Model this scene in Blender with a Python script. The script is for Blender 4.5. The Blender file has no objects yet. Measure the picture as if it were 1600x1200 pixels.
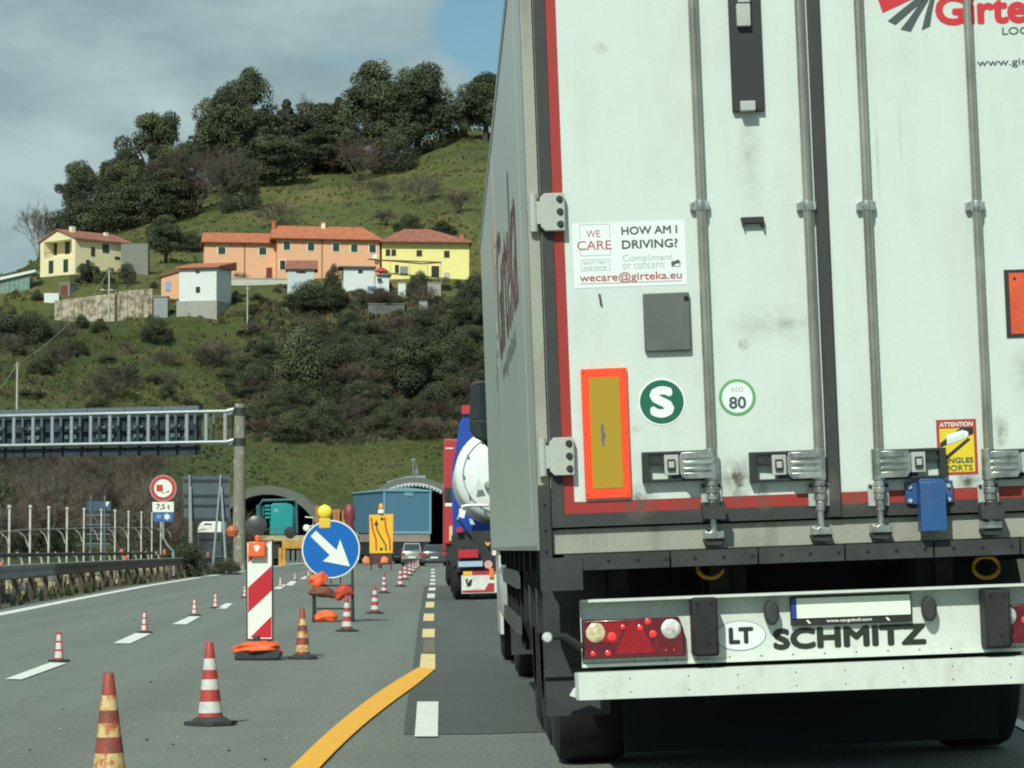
import bpy, math, random
from mathutils import Vector, Matrix, noise
R_=math.radians
rnd=random.Random(7)
scene=bpy.context.scene
col=scene.collection
# ---------------------------------------------------------------- camera
CAMH=1.1; FPX=4370.0
YAW=math.atan((800-677)/FPX); PITCH=math.atan((860-600)/FPX)
cd=bpy.data.cameras.new('camera'); cam=bpy.data.objects.new('camera',cd); col.objects.link(cam)
cd.sensor_fit='HORIZONTAL'; cd.sensor_width=36; cd.lens=36*FPX/1600
cd.clip_start=0.3; cd.clip_end=20000
cam.location=(0,0,CAMH); cam.rotation_euler=(R_(90)+PITCH,0,-YAW)
scene.camera=cam
CAM=Vector((0,0,CAMH))
_f=Vector((math.sin(YAW)*math.cos(PITCH),math.cos(YAW)*math.cos(PITCH),math.sin(PITCH)))
_r=Vector((math.cos(YAW),-math.sin(YAW),0)); _u=_r.cross(_f)
def ray(u,v): return _f+_r*((u-800)/FPX)+_u*((600-v)/FPX)
def at(u,v,Y):
    d=ray(u,v); return CAM+d*(Y/d.y)
BANK=0.035
def zroad(x): return max(0.0,(x-0.3)*BANK)
def gnd(u,v):
    d=ray(u,v); t=-CAMH/d.z; p=CAM+d*t
    for _ in range(6):
        z=zroad(p.x); t=(z-CAMH)/d.z; p=CAM+d*t
    return p
# ---------------------------------------------------------------- world, sun, exposure
SUNV=Vector((-0.38,-1.0,0.95)).normalized()
SEL=math.asin(SUNV.z); SAZ=math.atan2(SUNV.x,SUNV.y)
w=bpy.data.worlds.new('World'); scene.world=w; w.use_nodes=True
nt=w.node_tree; nt.nodes.clear()
def wn(t,**k):
    n=nt.nodes.new(t)
    for a,b in k.items(): setattr(n,a,b)
    return n
out=wn('ShaderNodeOutputWorld'); bg=wn('ShaderNodeBackground'); bg.inputs[1].default_value=0.085
sky=wn('ShaderNodeTexSky',sky_type='NISHITA',sun_disc=False,sun_elevation=SEL,sun_rotation=SAZ,dust_density=1.5)
tc=wn('ShaderNodeTexCoord'); mp=wn('ShaderNodeMapping'); mp.inputs['Scale'].default_value=(1,1,2.2); mp.inputs['Location'].default_value=(0.35,0.2,0.1)
n1=wn('ShaderNodeTexNoise'); n1.inputs['Scale'].default_value=5.5; n1.inputs['Detail'].default_value=9; n1.inputs['Roughness'].default_value=.52; n1.inputs['Distortion'].default_value=.25
n2=wn('ShaderNodeTexNoise'); n2.inputs['Scale'].default_value=11; n2.inputs['Detail'].default_value=8; n2.inputs['Roughness'].default_value=.55
cr=wn('ShaderNodeValToRGB'); cr.color_ramp.elements[0].position=.36; cr.color_ramp.elements[0].color=(2.9,4.15,4.5,1)
cr.color_ramp.elements[1].position=.66; cr.color_ramp.elements[1].color=(5.3,6.9,7.0,1)
hole=wn('ShaderNodeValToRGB'); hole.color_ramp.elements[0].position=.36; hole.color_ramp.elements[0].color=(0,0,0,1)
hole.color_ramp.elements[1].position=.44; hole.color_ramp.elements[1].color=(1,1,1,1)
mx=wn('ShaderNodeMix',data_type='RGBA')
L=nt.links.new
L(tc.outputs['Generated'],mp.inputs[0]); L(mp.outputs[0],n1.inputs['Vector']); L(mp.outputs[0],n2.inputs['Vector'])
L(n2.outputs[0],cr.inputs[0])
gd=wn('ShaderNodeVectorMath',operation='DISTANCE'); gd.inputs[1].default_value=tuple(ray(792,30).normalized()); gm=wn('ShaderNodeMapRange'); gm.inputs['From Min'].default_value=.0; gm.inputs['From Max'].default_value=.030; gm.inputs['To Min'].default_value=.30; gm.inputs['To Max'].default_value=0
gs=wn('ShaderNodeMath',operation='SUBTRACT'); L(tc.outputs['Generated'],gd.inputs[0]); L(gd.outputs['Value'],gm.inputs['Value']); L(n1.outputs[0],gs.inputs[0]); L(gm.outputs[0],gs.inputs[1]); L(gs.outputs[0],hole.inputs[0]); L(hole.outputs[0],mx.inputs[0])
tint=wn('ShaderNodeVectorMath',operation='MULTIPLY'); tint.inputs[1].default_value=(.85,1.12,1.05); L(sky.outputs[0],tint.inputs[0]); L(tint.outputs[0],mx.inputs[6]); L(cr.outputs[0],mx.inputs[7]); L(mx.outputs[2],bg.inputs[0]); L(bg.outputs[0],out.inputs[0])
sl=bpy.data.lights.new('sun','SUN'); so=bpy.data.objects.new('sun',sl); col.objects.link(so)
sl.energy=4.0; sl.angle=R_(0.53); sl.color=(1.0,1.0,0.88)
so.rotation_euler=(-SUNV).to_track_quat('-Z','Y').to_euler(); so.location=(-20,-30,60)
scene.view_settings.view_transform='Standard'; scene.view_settings.look='None'
scene.view_settings.exposure=0.0; scene.view_settings.gamma=1; scene.view_settings.use_curve_mapping=False
scene.cycles.max_bounces=5; scene.cycles.diffuse_bounces=3; scene.cycles.glossy_bounces=3; scene.cycles.transparent_max_bounces=6
scene.cycles.pixel_filter_type='BLACKMAN_HARRIS'; scene.cycles.filter_width=2.0
# ---------------------------------------------------------------- materials
MATS={}
def M(name,c=(.5,.5,.5),rough=.6,metal=0,var=0,vs=4,vstretch=(1,1,1),c2=None,bump=0,bs=40,emit=0,coat=0,spec=None):
    if name in MATS: return MATS[name]
    m=bpy.data.materials.new(name); m.use_nodes=True; t=m.node_tree; b=t.nodes['Principled BSDF']
    b.inputs['Roughness'].default_value=rough; b.inputs['Metallic'].default_value=metal
    b.inputs['Base Color'].default_value=(*c,1)
    if spec is not None: b.inputs['Specular IOR Level'].default_value=spec
    if coat: b.inputs['Coat Weight'].default_value=coat; b.inputs['Coat Roughness'].default_value=.08
    if emit: b.inputs['Emission Color'].default_value=(*c,1); b.inputs['Emission Strength'].default_value=emit
    if var or c2 or bump:
        tcn=t.nodes.new('ShaderNodeTexCoord')
    if var or c2:
        mp=t.nodes.new('ShaderNodeMapping'); mp.inputs['Scale'].default_value=vstretch
        n=t.nodes.new('ShaderNodeTexNoise'); n.inputs['Scale'].default_value=vs; n.inputs['Detail'].default_value=7; n.inputs['Roughness'].default_value=.62
        r=t.nodes.new('ShaderNodeValToRGB')
        a=tuple(x*(1-var) for x in c); d=c2 if c2 else tuple(min(1,x*(1+var)) for x in c)
        r.color_ramp.elements[0].position=.36; r.color_ramp.elements[1].position=.66
        r.color_ramp.elements[0].color=(*a,1); r.color_ramp.elements[1].color=(*d,1)
        t.links.new(tcn.outputs['Object'],mp.inputs[0]); t.links.new(mp.outputs[0],n.inputs['Vector'])
        t.links.new(n.outputs[0],r.inputs[0]); t.links.new(r.outputs[0],b.inputs['Base Color'])
    if bump:
        n=t.nodes.new('ShaderNodeTexNoise'); n.inputs['Scale'].default_value=bs; n.inputs['Detail'].default_value=5
        bp=t.nodes.new('ShaderNodeBump'); bp.inputs['Strength'].default_value=bump; bp.inputs['Distance'].default_value=.02
        t.links.new(tcn.outputs['Object'],n.inputs['Vector']); t.links.new(n.outputs[0],bp.inputs['Height']); t.links.new(bp.outputs[0],b.inputs['Normal'])
    MATS[name]=m; return m
def dirty(name,c,dirtc,amt=.5,rough=.45,streak=(9,9,.7),scale=1.6,lo=.5,hi=.78,fine=.12):
    """paint with real grime: vertical streaks and blotches"""
    if name in MATS: return MATS[name]
    m=M(name,c,rough); t=m.node_tree; b=t.nodes['Principled BSDF']
    N=t.nodes.new; K=t.links.new
    tcn=N('ShaderNodeTexCoord')
    def noise_(sc,st,det=6):
        mp=N('ShaderNodeMapping'); mp.inputs['Scale'].default_value=st
        n=N('ShaderNodeTexNoise'); n.inputs['Scale'].default_value=sc; n.inputs['Detail'].default_value=det; n.inputs['Roughness'].default_value=.65
        K(tcn.outputs['Object'],mp.inputs[0]); K(mp.outputs[0],n.inputs['Vector']); return n
    a=noise_(scale,streak); d=noise_(scale*1.7,(1,1,1)); mu=N('ShaderNodeMath'); mu.operation='MULTIPLY'
    K(a.outputs[0],mu.inputs[0]); K(d.outputs[0],mu.inputs[1])
    r=N('ShaderNodeMapRange'); r.inputs['From Min'].default_value=lo*lo; r.inputs['From Max'].default_value=hi*hi; r.inputs['To Max'].default_value=amt
    K(mu.outputs[0],r.inputs['Value'])
    f=noise_(60,(1,1,1),3); r2=N('ShaderNodeMapRange'); r2.inputs['From Min'].default_value=.3; r2.inputs['From Max'].default_value=.7; r2.inputs['To Max'].default_value=fine
    K(f.outputs[0],r2.inputs['Value'])
    ad=N('ShaderNodeMath'); ad.operation='ADD'; ad.use_clamp=True; K(r.outputs[0],ad.inputs[0]); K(r2.outputs[0],ad.inputs[1])
    mx=N('ShaderNodeMix'); mx.data_type='RGBA'; mx.inputs[6].default_value=(*c,1); mx.inputs[7].default_value=(*dirtc,1)
    K(ad.outputs[0],mx.inputs[0]); K(mx.outputs[2],b.inputs['Base Color'])
    return m
# ---------------------------------------------------------------- mesh builder
_glyph={}
def glyphs(s,bold=0):
    k=(s,bold)
    if k not in _glyph:
        c=bpy.data.curves.new('tmp','FONT'); c.body=s; c.size=1; c.offset=bold; c.resolution_u=4
        o=bpy.data.objects.new('tmp',c); col.objects.link(o)
        me=bpy.data.meshes.new_from_object(o.evaluated_get(bpy.context.evaluated_depsgraph_get()))
        vs=[v.co.copy() for v in me.vertices]; fs=[tuple(p.vertices) for p in me.polygons]
        bpy.data.objects.remove(o); bpy.data.curves.remove(c); bpy.data.meshes.remove(me)
        x0=min(v.x for v in vs); x1=max(v.x for v in vs); y0=min(v.y for v in vs); y1=max(v.y for v in vs)
        _glyph[k]=([((v.x-x0)/(x1-x0),(v.y-y0)/(y1-y0)) for v in vs],fs)
    return _glyph[k]
def spots(m,lst,colr,sc=14):
    """soot and dirt patches rubbed into the paint around the fittings: (x,z,rx,rz,strength)"""
    t=m.node_tree; b=t.nodes['Principled BSDF']; N=t.nodes.new; K=t.links.new; tcn=N('ShaderNodeTexCoord')
    n=N('ShaderNodeTexNoise'); n.inputs['Scale'].default_value=sc; n.inputs['Detail'].default_value=7; n.inputs['Roughness'].default_value=.7
    K(tcn.outputs['Object'],n.inputs['Vector']); r=N('ShaderNodeMapRange'); r.inputs['From Min'].default_value=.35; r.inputs['From Max'].default_value=.62; K(n.outputs[0],r.inputs['Value'])
    acc=None
    for x,z,rx,rz,s in lst:
        mp=N('ShaderNodeMapping'); mp.inputs['Scale'].default_value=(1/rx,0,1/rz); mp.inputs['Location'].default_value=(-x/rx,0,-z/rz)
        g=N('ShaderNodeTexGradient'); g.gradient_type='SPHERICAL'; K(tcn.outputs['Object'],mp.inputs[0]); K(mp.outputs[0],g.inputs[0])
        q=N('ShaderNodeMath'); q.operation='MULTIPLY'; q.inputs[1].default_value=s*1.5; K(g.outputs['Fac'],q.inputs[0])
        if acc is None: acc=q.outputs[0]
        else:
            a=N('ShaderNodeMath'); a.operation='ADD'; K(acc,a.inputs[0]); K(q.outputs[0],a.inputs[1]); acc=a.outputs[0]
    mu=N('ShaderNodeMath'); mu.operation='MULTIPLY'; mu.use_clamp=True; K(acc,mu.inputs[0]); K(r.outputs[0],mu.inputs[1])
    mx=N('ShaderNodeMix'); mx.data_type='RGBA'; mx.inputs[7].default_value=(*colr,1); src=b.inputs['Base Color'].links[0].from_socket if b.inputs['Base Color'].links else None
    if src: K(src,mx.inputs[6])
    else: mx.inputs[6].default_value=b.inputs['Base Color'].default_value
    K(mu.outputs[0],mx.inputs[0]); K(mx.outputs[2],b.inputs['Base Color'])
class MB:
    def __init__(s): s.v=[]; s.f=[]; s.mi=[]; s.ms=[]
    def _m(s,m):
        if m not in s.ms: s.ms.append(m)
        return s.ms.index(m)
    def add(s,vs,fs,m,T=None):
        o=len(s.v); i=s._m(m)
        s.v+= [tuple(T@Vector(p)) if T else tuple(p) for p in vs]
        for f in fs: s.f.append(tuple(o+a for a in f)); s.mi.append(i)
        return s
    def box(s,x0,x1,y0,y1,z0,z1,m,T=None):
        if x0>x1:x0,x1=x1,x0
        if y0>y1:y0,y1=y1,y0
        if z0>z1:z0,z1=z1,z0
        vs=[(x,y,z) for z in (z0,z1) for y in (y0,y1) for x in (x0,x1)]
        return s.add(vs,[(0,2,3,1),(4,5,7,6),(0,1,5,4),(2,6,7,3),(0,4,6,2),(1,3,7,5)],m,T)
    def prism(s,poly,y0,y1,m,T=None,mp=None):
        """poly of (x,z) extruded y0..y1 (mp maps (a,b,c)->xyz)"""
        n=len(poly); ar=sum(poly[i][0]*poly[(i+1)%n][1]-poly[(i+1)%n][0]*poly[i][1] for i in range(n))
        if ar<0: poly=poly[::-1]
        mp=mp or (lambda a,b,c:(a,c,b))
        vs=[mp(a,b,y0) for a,b in poly]+[mp(a,b,y1) for a,b in poly]
        fs=[tuple(range(n)),tuple(range(2*n-1,n-1,-1))]+[(i,n+i,n+(i+1)%n,(i+1)%n) for i in range(n)]
        return s.add(vs,fs,m,T)
    def quad(s,p,m): return s.add(p,[tuple(range(len(p)))],m)
    def tube(s,pts,r,m,n=8,cap=True):
        pts=[Vector(p) for p in pts]; rs=r if isinstance(r,(list,tuple)) else [r]*len(pts)
        vs=[]; 
        for i,p in enumerate(pts):
            d=(pts[min(i+1,len(pts)-1)]-pts[max(i-1,0)]).normalized()
            ref=Vector((0,0,1)) if abs(d.z)<.95 else Vector((0,1,0))
            a=d.cross(ref).normalized(); b=d.cross(a)
            vs+=[tuple(p+(a*math.cos(2*math.pi*k/n)+b*math.sin(2*math.pi*k/n))*rs[i]) for k in range(n)]
        fs=[(i*n+k,i*n+(k+1)%n,(i+1)*n+(k+1)%n,(i+1)*n+k) for i in range(len(pts)-1) for k in range(n)]
        if cap: fs+=[tuple(range(n-1,-1,-1)),tuple((len(pts)-1)*n+k for k in range(n))]
        return s.add(vs,fs,m)
    def lathe(s,prof,c,m,axis='z',n=20,T=None):
        """prof list of (r,h) ; m may be list per segment"""
        vs=[]
        for r,h in prof:
            for k in range(n):
                a=2*math.pi*k/n; x,y=r*math.cos(a),r*math.sin(a)
                p={'z':(x,y,h),'y':(x,h,y),'x':(h,x,y)}[axis]
                vs.append((c[0]+p[0],c[1]+p[1],c[2]+p[2]))
        o=len(s.v); s.v+=[tuple(T@Vector(p)) if T else p for p in vs]
        for i in range(len(prof)-1):
            mi=s._m(m[i] if isinstance(m,list) else m)
            for k in range(n):
                f=(o+i*n+k,o+i*n+(k+1)%n,o+(i+1)*n+(k+1)%n,o+(i+1)*n+k)
                s.f.append(f if axis=='z' else f[::-1]); s.mi.append(mi)
        return s
    def disc(s,cx,cz,r,y0,y1,m,n=32,rx=None):
        return s.prism([((rx or r)*math.cos(2*math.pi*k/n)+cx,r*math.sin(2*math.pi*k/n)+cz) for k in range(n)],y0,y1,m)
    def ring(s,cx,cz,r0,r1,y,m,n=40,rx=1):
        vs=[]; 
        for k in range(n):
            a=2*math.pi*k/n; vs+= [(cx+r0*rx*math.cos(a),y,cz+r0*math.sin(a)),(cx+r1*rx*math.cos(a),y,cz+r1*math.sin(a))]
        return s.add(vs,[(2*k,2*k+1,(2*k+3)%(2*n),(2*k+2)%(2*n)) for k in range(n)],m)
    def text(s,t,x0,x1,z0,z1,y,m,bold=0,mp=None):
        vs,fs=glyphs(t,0); mp0=mp; d=bold*(z1-z0)*1.3; x0+=d;x1-=d;z0+=d;z1-=d
        for i,(ex,ez) in enumerate([(0,0)]+[(math.cos(k*.785),math.sin(k*.785)) for k in range(8)] if bold else ((0,0),)):
            f=mp0 or (lambda a,b,i=i:(a,y-.00006*i,b))
            s.add([f(x0+a*(x1-x0)+ex*d,z0+b*(z1-z0)+ez*d) for a,b in vs],fs,m)
        return s
    def build(s,name,parent=None,bevel=0,smooth=40,label=None):
        me=bpy.data.meshes.new(name); me.from_pydata(s.v,[],s.f)
        for m in s.ms: me.materials.append(m)
        me.polygons.foreach_set('material_index',s.mi)
        if smooth:
            me.polygons.foreach_set('use_smooth',[True]*len(s.f)); me.set_sharp_from_angle(angle=R_(smooth))
        me.update()
        o=bpy.data.objects.new(name,me); col.objects.link(o)
        if parent is not None: o.parent=parent
        if bevel:
            b=o.modifiers.new('bevel','BEVEL'); b.width=bevel; b.segments=2; b.limit_method='ANGLE'; b.angle_limit=R_(40)
            b.harden_normals=False
        if label: o['label']=label
        return o
def tag(o,label,cat,group=None,kind=None):
    if label: o['label']=label
    if cat: o['category']=cat
    if group: o['group']=group
    if kind: o['kind']=kind
    return o
def thing(name,label,cat,loc,rot=(0,0,0),group=None):
    o=bpy.data.objects.new(name,None); col.objects.link(o); o.location=loc; o.rotation_euler=rot; o.empty_display_size=.2
    return tag(o,label,cat,group)
def struct(o): o['kind']='structure'; return o
def copy_tree(o,loc,rot=None,label=None,group=None,scale=None):
    c=o.copy(); col.objects.link(c); c.location=loc
    if rot is not None: c.rotation_euler=rot
    if scale is not None: c.scale=scale if isinstance(scale,tuple) else (scale,)*3
    if label: c['label']=label
    if group: c['group']=group
    for ch in list(o.children):
        d=ch.copy(); col.objects.link(d); d.parent=c
        for g in list(ch.children):
            e=g.copy(); col.objects.link(e); e.parent=d
    return c
class Fr:
    """local frame of a thing; p(u,v,y) gives local x,z where the sight line meets the local plane y"""
    def __init__(s,loc,rot=(0,0,0)):
        from mathutils import Euler
        s.loc=Vector(loc); s.rot=rot
        s.Mx=Matrix.Translation(s.loc)@Euler(rot).to_matrix().to_4x4(); s.I=s.Mx.inverted()
    def l(s,u,v,y=0.0):
        o=s.I@CAM; d=s.I.to_3x3()@ray(u,v); t=(y-o.y)/d.y; p=o+d*t; return p
    def p(s,u,v,y=0.0):
        q=s.l(u,v,y); return q.x,q.z
    def onx(s,u,v,x):
        o=s.I@CAM; d=s.I.to_3x3()@ray(u,v); t=(x-o.x)/d.x; p=o+d*t; return p.y,p.z
# ---------------------------------------------------------------- setting: ground, road, terrain
asph=M('asphalt',(.150,.170,.150),.85,var=.06,vs=1.3,bump=.35,bs=55)
def asphalt_detail(m,c):
    t=m.node_tree; b=t.nodes['Principled BSDF']; N=t.nodes.new; K=t.links.new
    src=b.inputs['Base Color'].links[0].from_socket
    tcn=N('ShaderNodeTexCoord')
    n=N('ShaderNodeTexNoise'); n.inputs['Scale'].default_value=38; n.inputs['Detail'].default_value=3; n.inputs['Roughness'].default_value=.8
    v=N('ShaderNodeTexVoronoi'); v.inputs['Scale'].default_value=2.2
    K(tcn.outputs['Object'],n.inputs['Vector']); K(tcn.outputs['Object'],v.inputs['Vector'])
    r=N('ShaderNodeMapRange'); r.inputs['From Min'].default_value=.3; r.inputs['From Max'].default_value=.7; r.inputs['To Min'].default_value=.55; r.inputs['To Max'].default_value=1.5
    K(n.outputs[0],r.inputs['Value'])
    # worn wheel tracks run along the lane (world y)
    mp=N('ShaderNodeMapping'); mp.inputs['Scale'].default_value=(.9,.02,1); n2=N('ShaderNodeTexNoise'); n2.inputs['Scale'].default_value=1.5
    K(tcn.outputs['Object'],mp.inputs[0]); K(mp.outputs[0],n2.inputs['Vector'])
    r2=N('ShaderNodeMapRange'); r2.inputs['From Min'].default_value=.3; r2.inputs['From Max'].default_value=.7; r2.inputs['To Min'].default_value=.9; r2.inputs['To Max'].default_value=1.12
    K(n2.outputs[0],r2.inputs['Value'])
    s=N('ShaderNodeMapRange'); s.inputs['From Min'].default_value=.035; s.inputs['From Max'].default_value=.06; s.inputs['To Min'].default_value=.45; s.inputs['To Max'].default_value=1
    K(v.outputs['Distance'],s.inputs['Value'])
    m1=N('ShaderNodeMath'); m1.operation='MULTIPLY'; m2=N('ShaderNodeMath'); m2.operation='MULTIPLY'
    K(r.outputs[0],m1.inputs[0]); K(r2.outputs[0],m1.inputs[1]); K(m1.outputs[0],m2.inputs[0]); K(s.outputs[0],m2.inputs[1])
    x=N('ShaderNodeVectorMath'); x.operation='SCALE'; K(src,x.inputs[0]); K(m2.outputs[0],x.inputs['Scale']); K(x.outputs[0],b.inputs['Base Color'])
asphalt_detail(asph,0)
asph2=M('asphalt_new',(.074,.086,.079),.8,var=.08,vs=1.1,bump=.3,bs=60); asphalt_detail(asph2,0)
paint_w=M('road_paint',(.72,.76,.70),.7,var=.1,vs=9,bump=.2)
paint_y=M('road_paint_yellow',(.86,.44,.035),.6,var=.07,vs=5)
paint_y2=M('road_paint_faded',(.72,.58,.26),.7,var=.12,vs=6)
paint_b=M('road_patch_brown',(.16,.14,.09),.85,var=.15,vs=6)
dirt=M('roadside_soil',(.09,.085,.05),.95,var=.35,vs=1.5,c2=(.07,.09,.03),bump=.5,bs=6)
g=MB(); g.add([(-3000,-200,-.04),(3000,-200,-.04),(3000,6000,-.04),(-3000,6000,-.04)],[(0,1,2,3)],dirt)
struct(g.build('ground',smooth=0))
# left edge of the carriageway, from the painted edge line
edge=[gnd(-160,990),gnd(0,960),gnd(115,937),gnd(230,915.5),gnd(310,902.5),gnd(380,892.5),gnd(430,885),gnd(475,879.5)]
edge=[(p.x,p.y) for p in edge]
def lerp_tab(tab,t):
    if t<=tab[0][0]: return tab[0][1]
    for (a,b),(c,d) in zip(tab,tab[1:]):
        if t<=c: return b+(d-b)*(t-a)/(c-a)
    return tab[-1][1]
etab=sorted([(y,x) for x,y in edge])
etab=[(-20,etab[0][1]+.9)]+etab+[(300,-9.6),(420,-9.0)]
ltab=[(-20,etab[0][1]-.7)]+[(y,x-.7) for y,x in etab[1:] if y<190]+[(235,-15),(275,-28),(420,-30)]
rm=MB(); ys=[-20,0,10,20,30,40,50,60,75,90,110,130,150,170,190,210,235,255,275,300,330,410]; cols=6
vs=[];fs=[]
for i,y in enumerate(ys):
    l=lerp_tab(ltab,y)
    for x in (l,(l+.3)/2,.3,4.6,8.6,10):
        vs.append((x,y,zroad(x) if y<300 else zroad(x)*max(0,(330-y)/30)))
for i in range(len(ys)-1):
    for k in range(cols-1):
        a=i*cols+k; fs.append((a,a+1,a+cols+1,a+cols))
rm.add(vs,fs,asph); struct(rm.build('road',smooth=0))
def patch(name,pts,m,dz=.004):
    """flat painted sheet from ground points, following the cross fall"""
    b=MB(); b.add([(p[0],p[1],zroad(p[0])+dz) for p in pts],[tuple(range(len(pts)))],m); return b
# dark resurfaced strip of the right-hand lane
lb=[gnd(631,1148),gnd(633,1120),gnd(644,1053),(gnd(655,960)),gnd(663,916)]
b=MB(); vs=[]; 
for p in lb:
    for x in (p.x,.3,4.6,8.4): vs.append((x,p.y,zroad(x)+.004))
b.add(vs,[(i*4+k,i*4+k+1,i*4+k+5,i*4+k+4) for i in range(len(lb)-1) for k in range(3)],asph2)
struct(b.build('road_resurfaced_strip',smooth=0))
def marks(name,quads,m,dz=.009):
    b=MB()
    for q in quads:
        pts=[gnd(*c) for c in q]; b.add([(p.x,p.y,zroad(p.x)+dz) for p in pts],[tuple(range(len(q)))],m)
    return struct(b.build(name,smooth=0))
marks('lane_dash_white',[[(648,1153),(684,1153),(685,1098),(652,1098)],[(667,935),(679,935),(680,928),(668,928)],[(669,923),(680,923),(681,918.5),(671,918.5)],
  [(671,914),(680,914),(680.5,911),(672,911)],[(672,908),(680,908),(680,905),(673,905)],[(673,902),(680,902),(680,899),(673.5,899)],[(673,896),(679,896),(679,893.5),(674,893.5)],[(673.5,891),(679,891),(679,889),(674,889)]],paint_w)
marks('lane_dash_yellow',[[(659.5,997),(679,997),(679.5,983.5),(660.5,983.5)],[(661,971),(678,971),(678.5,959.5),(662.5,959.5)],[(664.5,950),(678,950),(679,941),(666,941)],[(655.5,1046.5),(680,1048),(680,1023),(658,1023)]],paint_y2)
marks('lane_dash_worn',[[(661,1021),(679.5,1021),(679.5,999.5),(662,999.5)]],paint_b)
yl=[(653,1045),(609,1072),(564,1104),(512,1147),(457,1200),(400,1262),(330,1350)]
yr=[(680,1047),(649,1073),(607,1104),(555,1147),(502,1200),(450,1262),(385,1350)]
def catmull(P_,n=5):
    o=[]
    for i in range(len(P_)-1):
        a,b_,c,d=P_[max(i-1,0)],P_[i],P_[i+1],P_[min(i+2,len(P_)-1)]
        for k in range(n):
            t=k/n; o.append(tuple(.5*(2*b_[j]+(c[j]-a[j])*t+(2*a[j]-5*b_[j]+4*c[j]-d[j])*t*t+(3*b_[j]-a[j]-3*c[j]+d[j])*t**3) for j in (0,1)))
    return o+[P_[-1]]
yl=catmull(yl); yr=catmull(yr)
marks('lane_line_yellow',[[yl[i+1],yr[i+1],yr[i],yl[i]] for i in range(len(yl)-1)],paint_y,.013)
# far-left dashes and edge line
dq=[[(8,1062.5),(34,1063),(104,1037.5),(78,1036.5)],[(177,1006),(203,1006.5),(236,991),(212,990)],[(269,976),(291,976.5),(313,964),(297,963.5)],[(338,951.5),(353,952),(364,943.5),(353,943)],
    [(385,930),(397,930.5),(411,921.5),(400,921)],[(427,920.5),(438,921),(448,914),(438,913.5)],[(446,915),(457,915.3),(464,908.5),(454,908.2)],[(468,905),(476,905.2),(482,901),(476,900.8)],[(490,899),(497,899),(502,895.5),(497,895.5)]]
marks('lane_dash_left',dq,paint_w)
b=MB(); ew=.13
E=[(y,x) for y,x in etab if y>20]; pts=[]
for i in range(60):
    y=30+i*5.2; x=lerp_tab(etab,y); pts.append((x,y))
b.add([q for x,y in pts for q in ((x-ew,y,.005),(x+ew,y,.005))],[(2*i,2*i+1,2*i+3,2*i+2) for i in range(len(pts)-1)],paint_w)
struct(b.build('edge_line',smooth=0))
marks('edge_line_right',[[(1556,1109),(1600,1130),(1680,1172),(1680,1190),(1600,1143),(1556,1119)]],paint_w)
# small litter: stones lying on the lane -> part of the road surface
b=MB()
for k in range(90):
    u=rnd.uniform(0,640); v=rnd.uniform(905,1190); p=gnd(u,v); s=rnd.uniform(.004,.013)
    T=Matrix.Translation((p.x,p.y,zroad(p.x)+s*.3))@Matrix.Rotation(rnd.random()*6,4,'Z')
    b.lathe([(.001,-s*.4),(s,0),(s*.6,s*.5),(.001,s*.6)],(0,0,0),M('grit',(.3,.3,.26),.9) if k%3 else M('grit_dark',(.03,.03,.03),.9),n=5,T=T)
tag(b.build('road_grit'),'scattered grit and small stones lying on the closed lane','grit',kind='stuff')

# ---------------------------------------------------------------- hill
UC=[-500,0,100,200,300,350,390,450,560,640,720,800,1100,1700]
G=None
TT=[(100,[G]*14),(122,[875,880,885]+[G]*11),(140,[850,862,866,874,G]+[G]*9),(200,[795,812,815,828,852,G]+[G]*8),(260,[735,760,765,780,828,858,G]+[G]*7),
 (330,[660,680,690,708,760,798]+[G]*8),(332,[658,678,688,706,758,795]+[G]*8),(337,[655,675,685,700,752,782,800,812,800,812,802,800,810,830]),
 (346,[645,665,675,690,735,748,750,754,765,745,742,745,760,800]),(360,[600,625,640,655,690,697,694,692,692,692,692,692,710,760]),
 (400,[540,535,532,530,535,540,545,548,540,530,522,520,560,620]),(407,[528,508,507,505,498,497,492,480,476,476,482,490,540,600]),
 (413,[510,486,503,503,480,475,470,467,458,460,468,475,510,580]),(418,[495,468,458,456,458,460,462,458,450,450,455,460,490,560]),
 (430,[480,448,431,433,438,438,437,436,435,435,437,440,450,520]),(445,[470,438,428,420,425,431,431,431,431,431,432,435,445,510]),
 (470,[470,434,415,405,400,395,392,390,388,388,390,392,400,470]),(540,[480,440,400,365,335,320,315,305,300,295,268,262,290,400]),
 (620,[500,450,378,335,290,274,268,263,250,235,193,203,250,380]),(700,[540,480,420,380,330,310,300,300,290,270,240,240,280,420]),(900,[700,640,600,560,520,510,500,500,500,480,450,450,500,600])]
def zt(v,Y): return -.9 if v is None else CAMH+(860-v)*Y/FPX
ZT=[(Y,[zt(v,Y) for v in row]) for Y,row in TT]
def rowz(row,u):
    if u<=UC[0]: return row[0]
    for i in range(len(UC)-1):
        if u<=UC[i+1]:
            t=(u-UC[i])/(UC[i+1]-UC[i]); return row[i]+(row[i+1]-row[i])*t
    return row[-1]
def hz0(x,Y):
    u=677+FPX*x/Y
    if Y<=ZT[0][0]: return -.9
    for (a,ra),(c,rc) in zip(ZT,ZT[1:]):
        if Y<=c:
            t=(Y-a)/(c-a); return rowz(ra,u)*(1-t)+rowz(rc,u)*t
    return rowz(ZT[-1][1],u)
def hz(x,Y):
    z=hz0(x,Y)
    if z<=-.5: return z
    k=min(1,(z+.5)/4)
    if 400<Y<450: k*=.25
    if Y<352 and x>-31: k*=.2
    return z+k*(noise.fractal(Vector((x*.05,Y*.05,0)),1,2,3)*1.3+noise.fractal(Vector((x*.3,Y*.3,5)),1,2,2)*.35)
PORT=[(-19.4,1.3),(-2.3,2.3)]
grass=M('hill_grass',(.045,.07,.015),.95,vs=.06)
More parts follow.
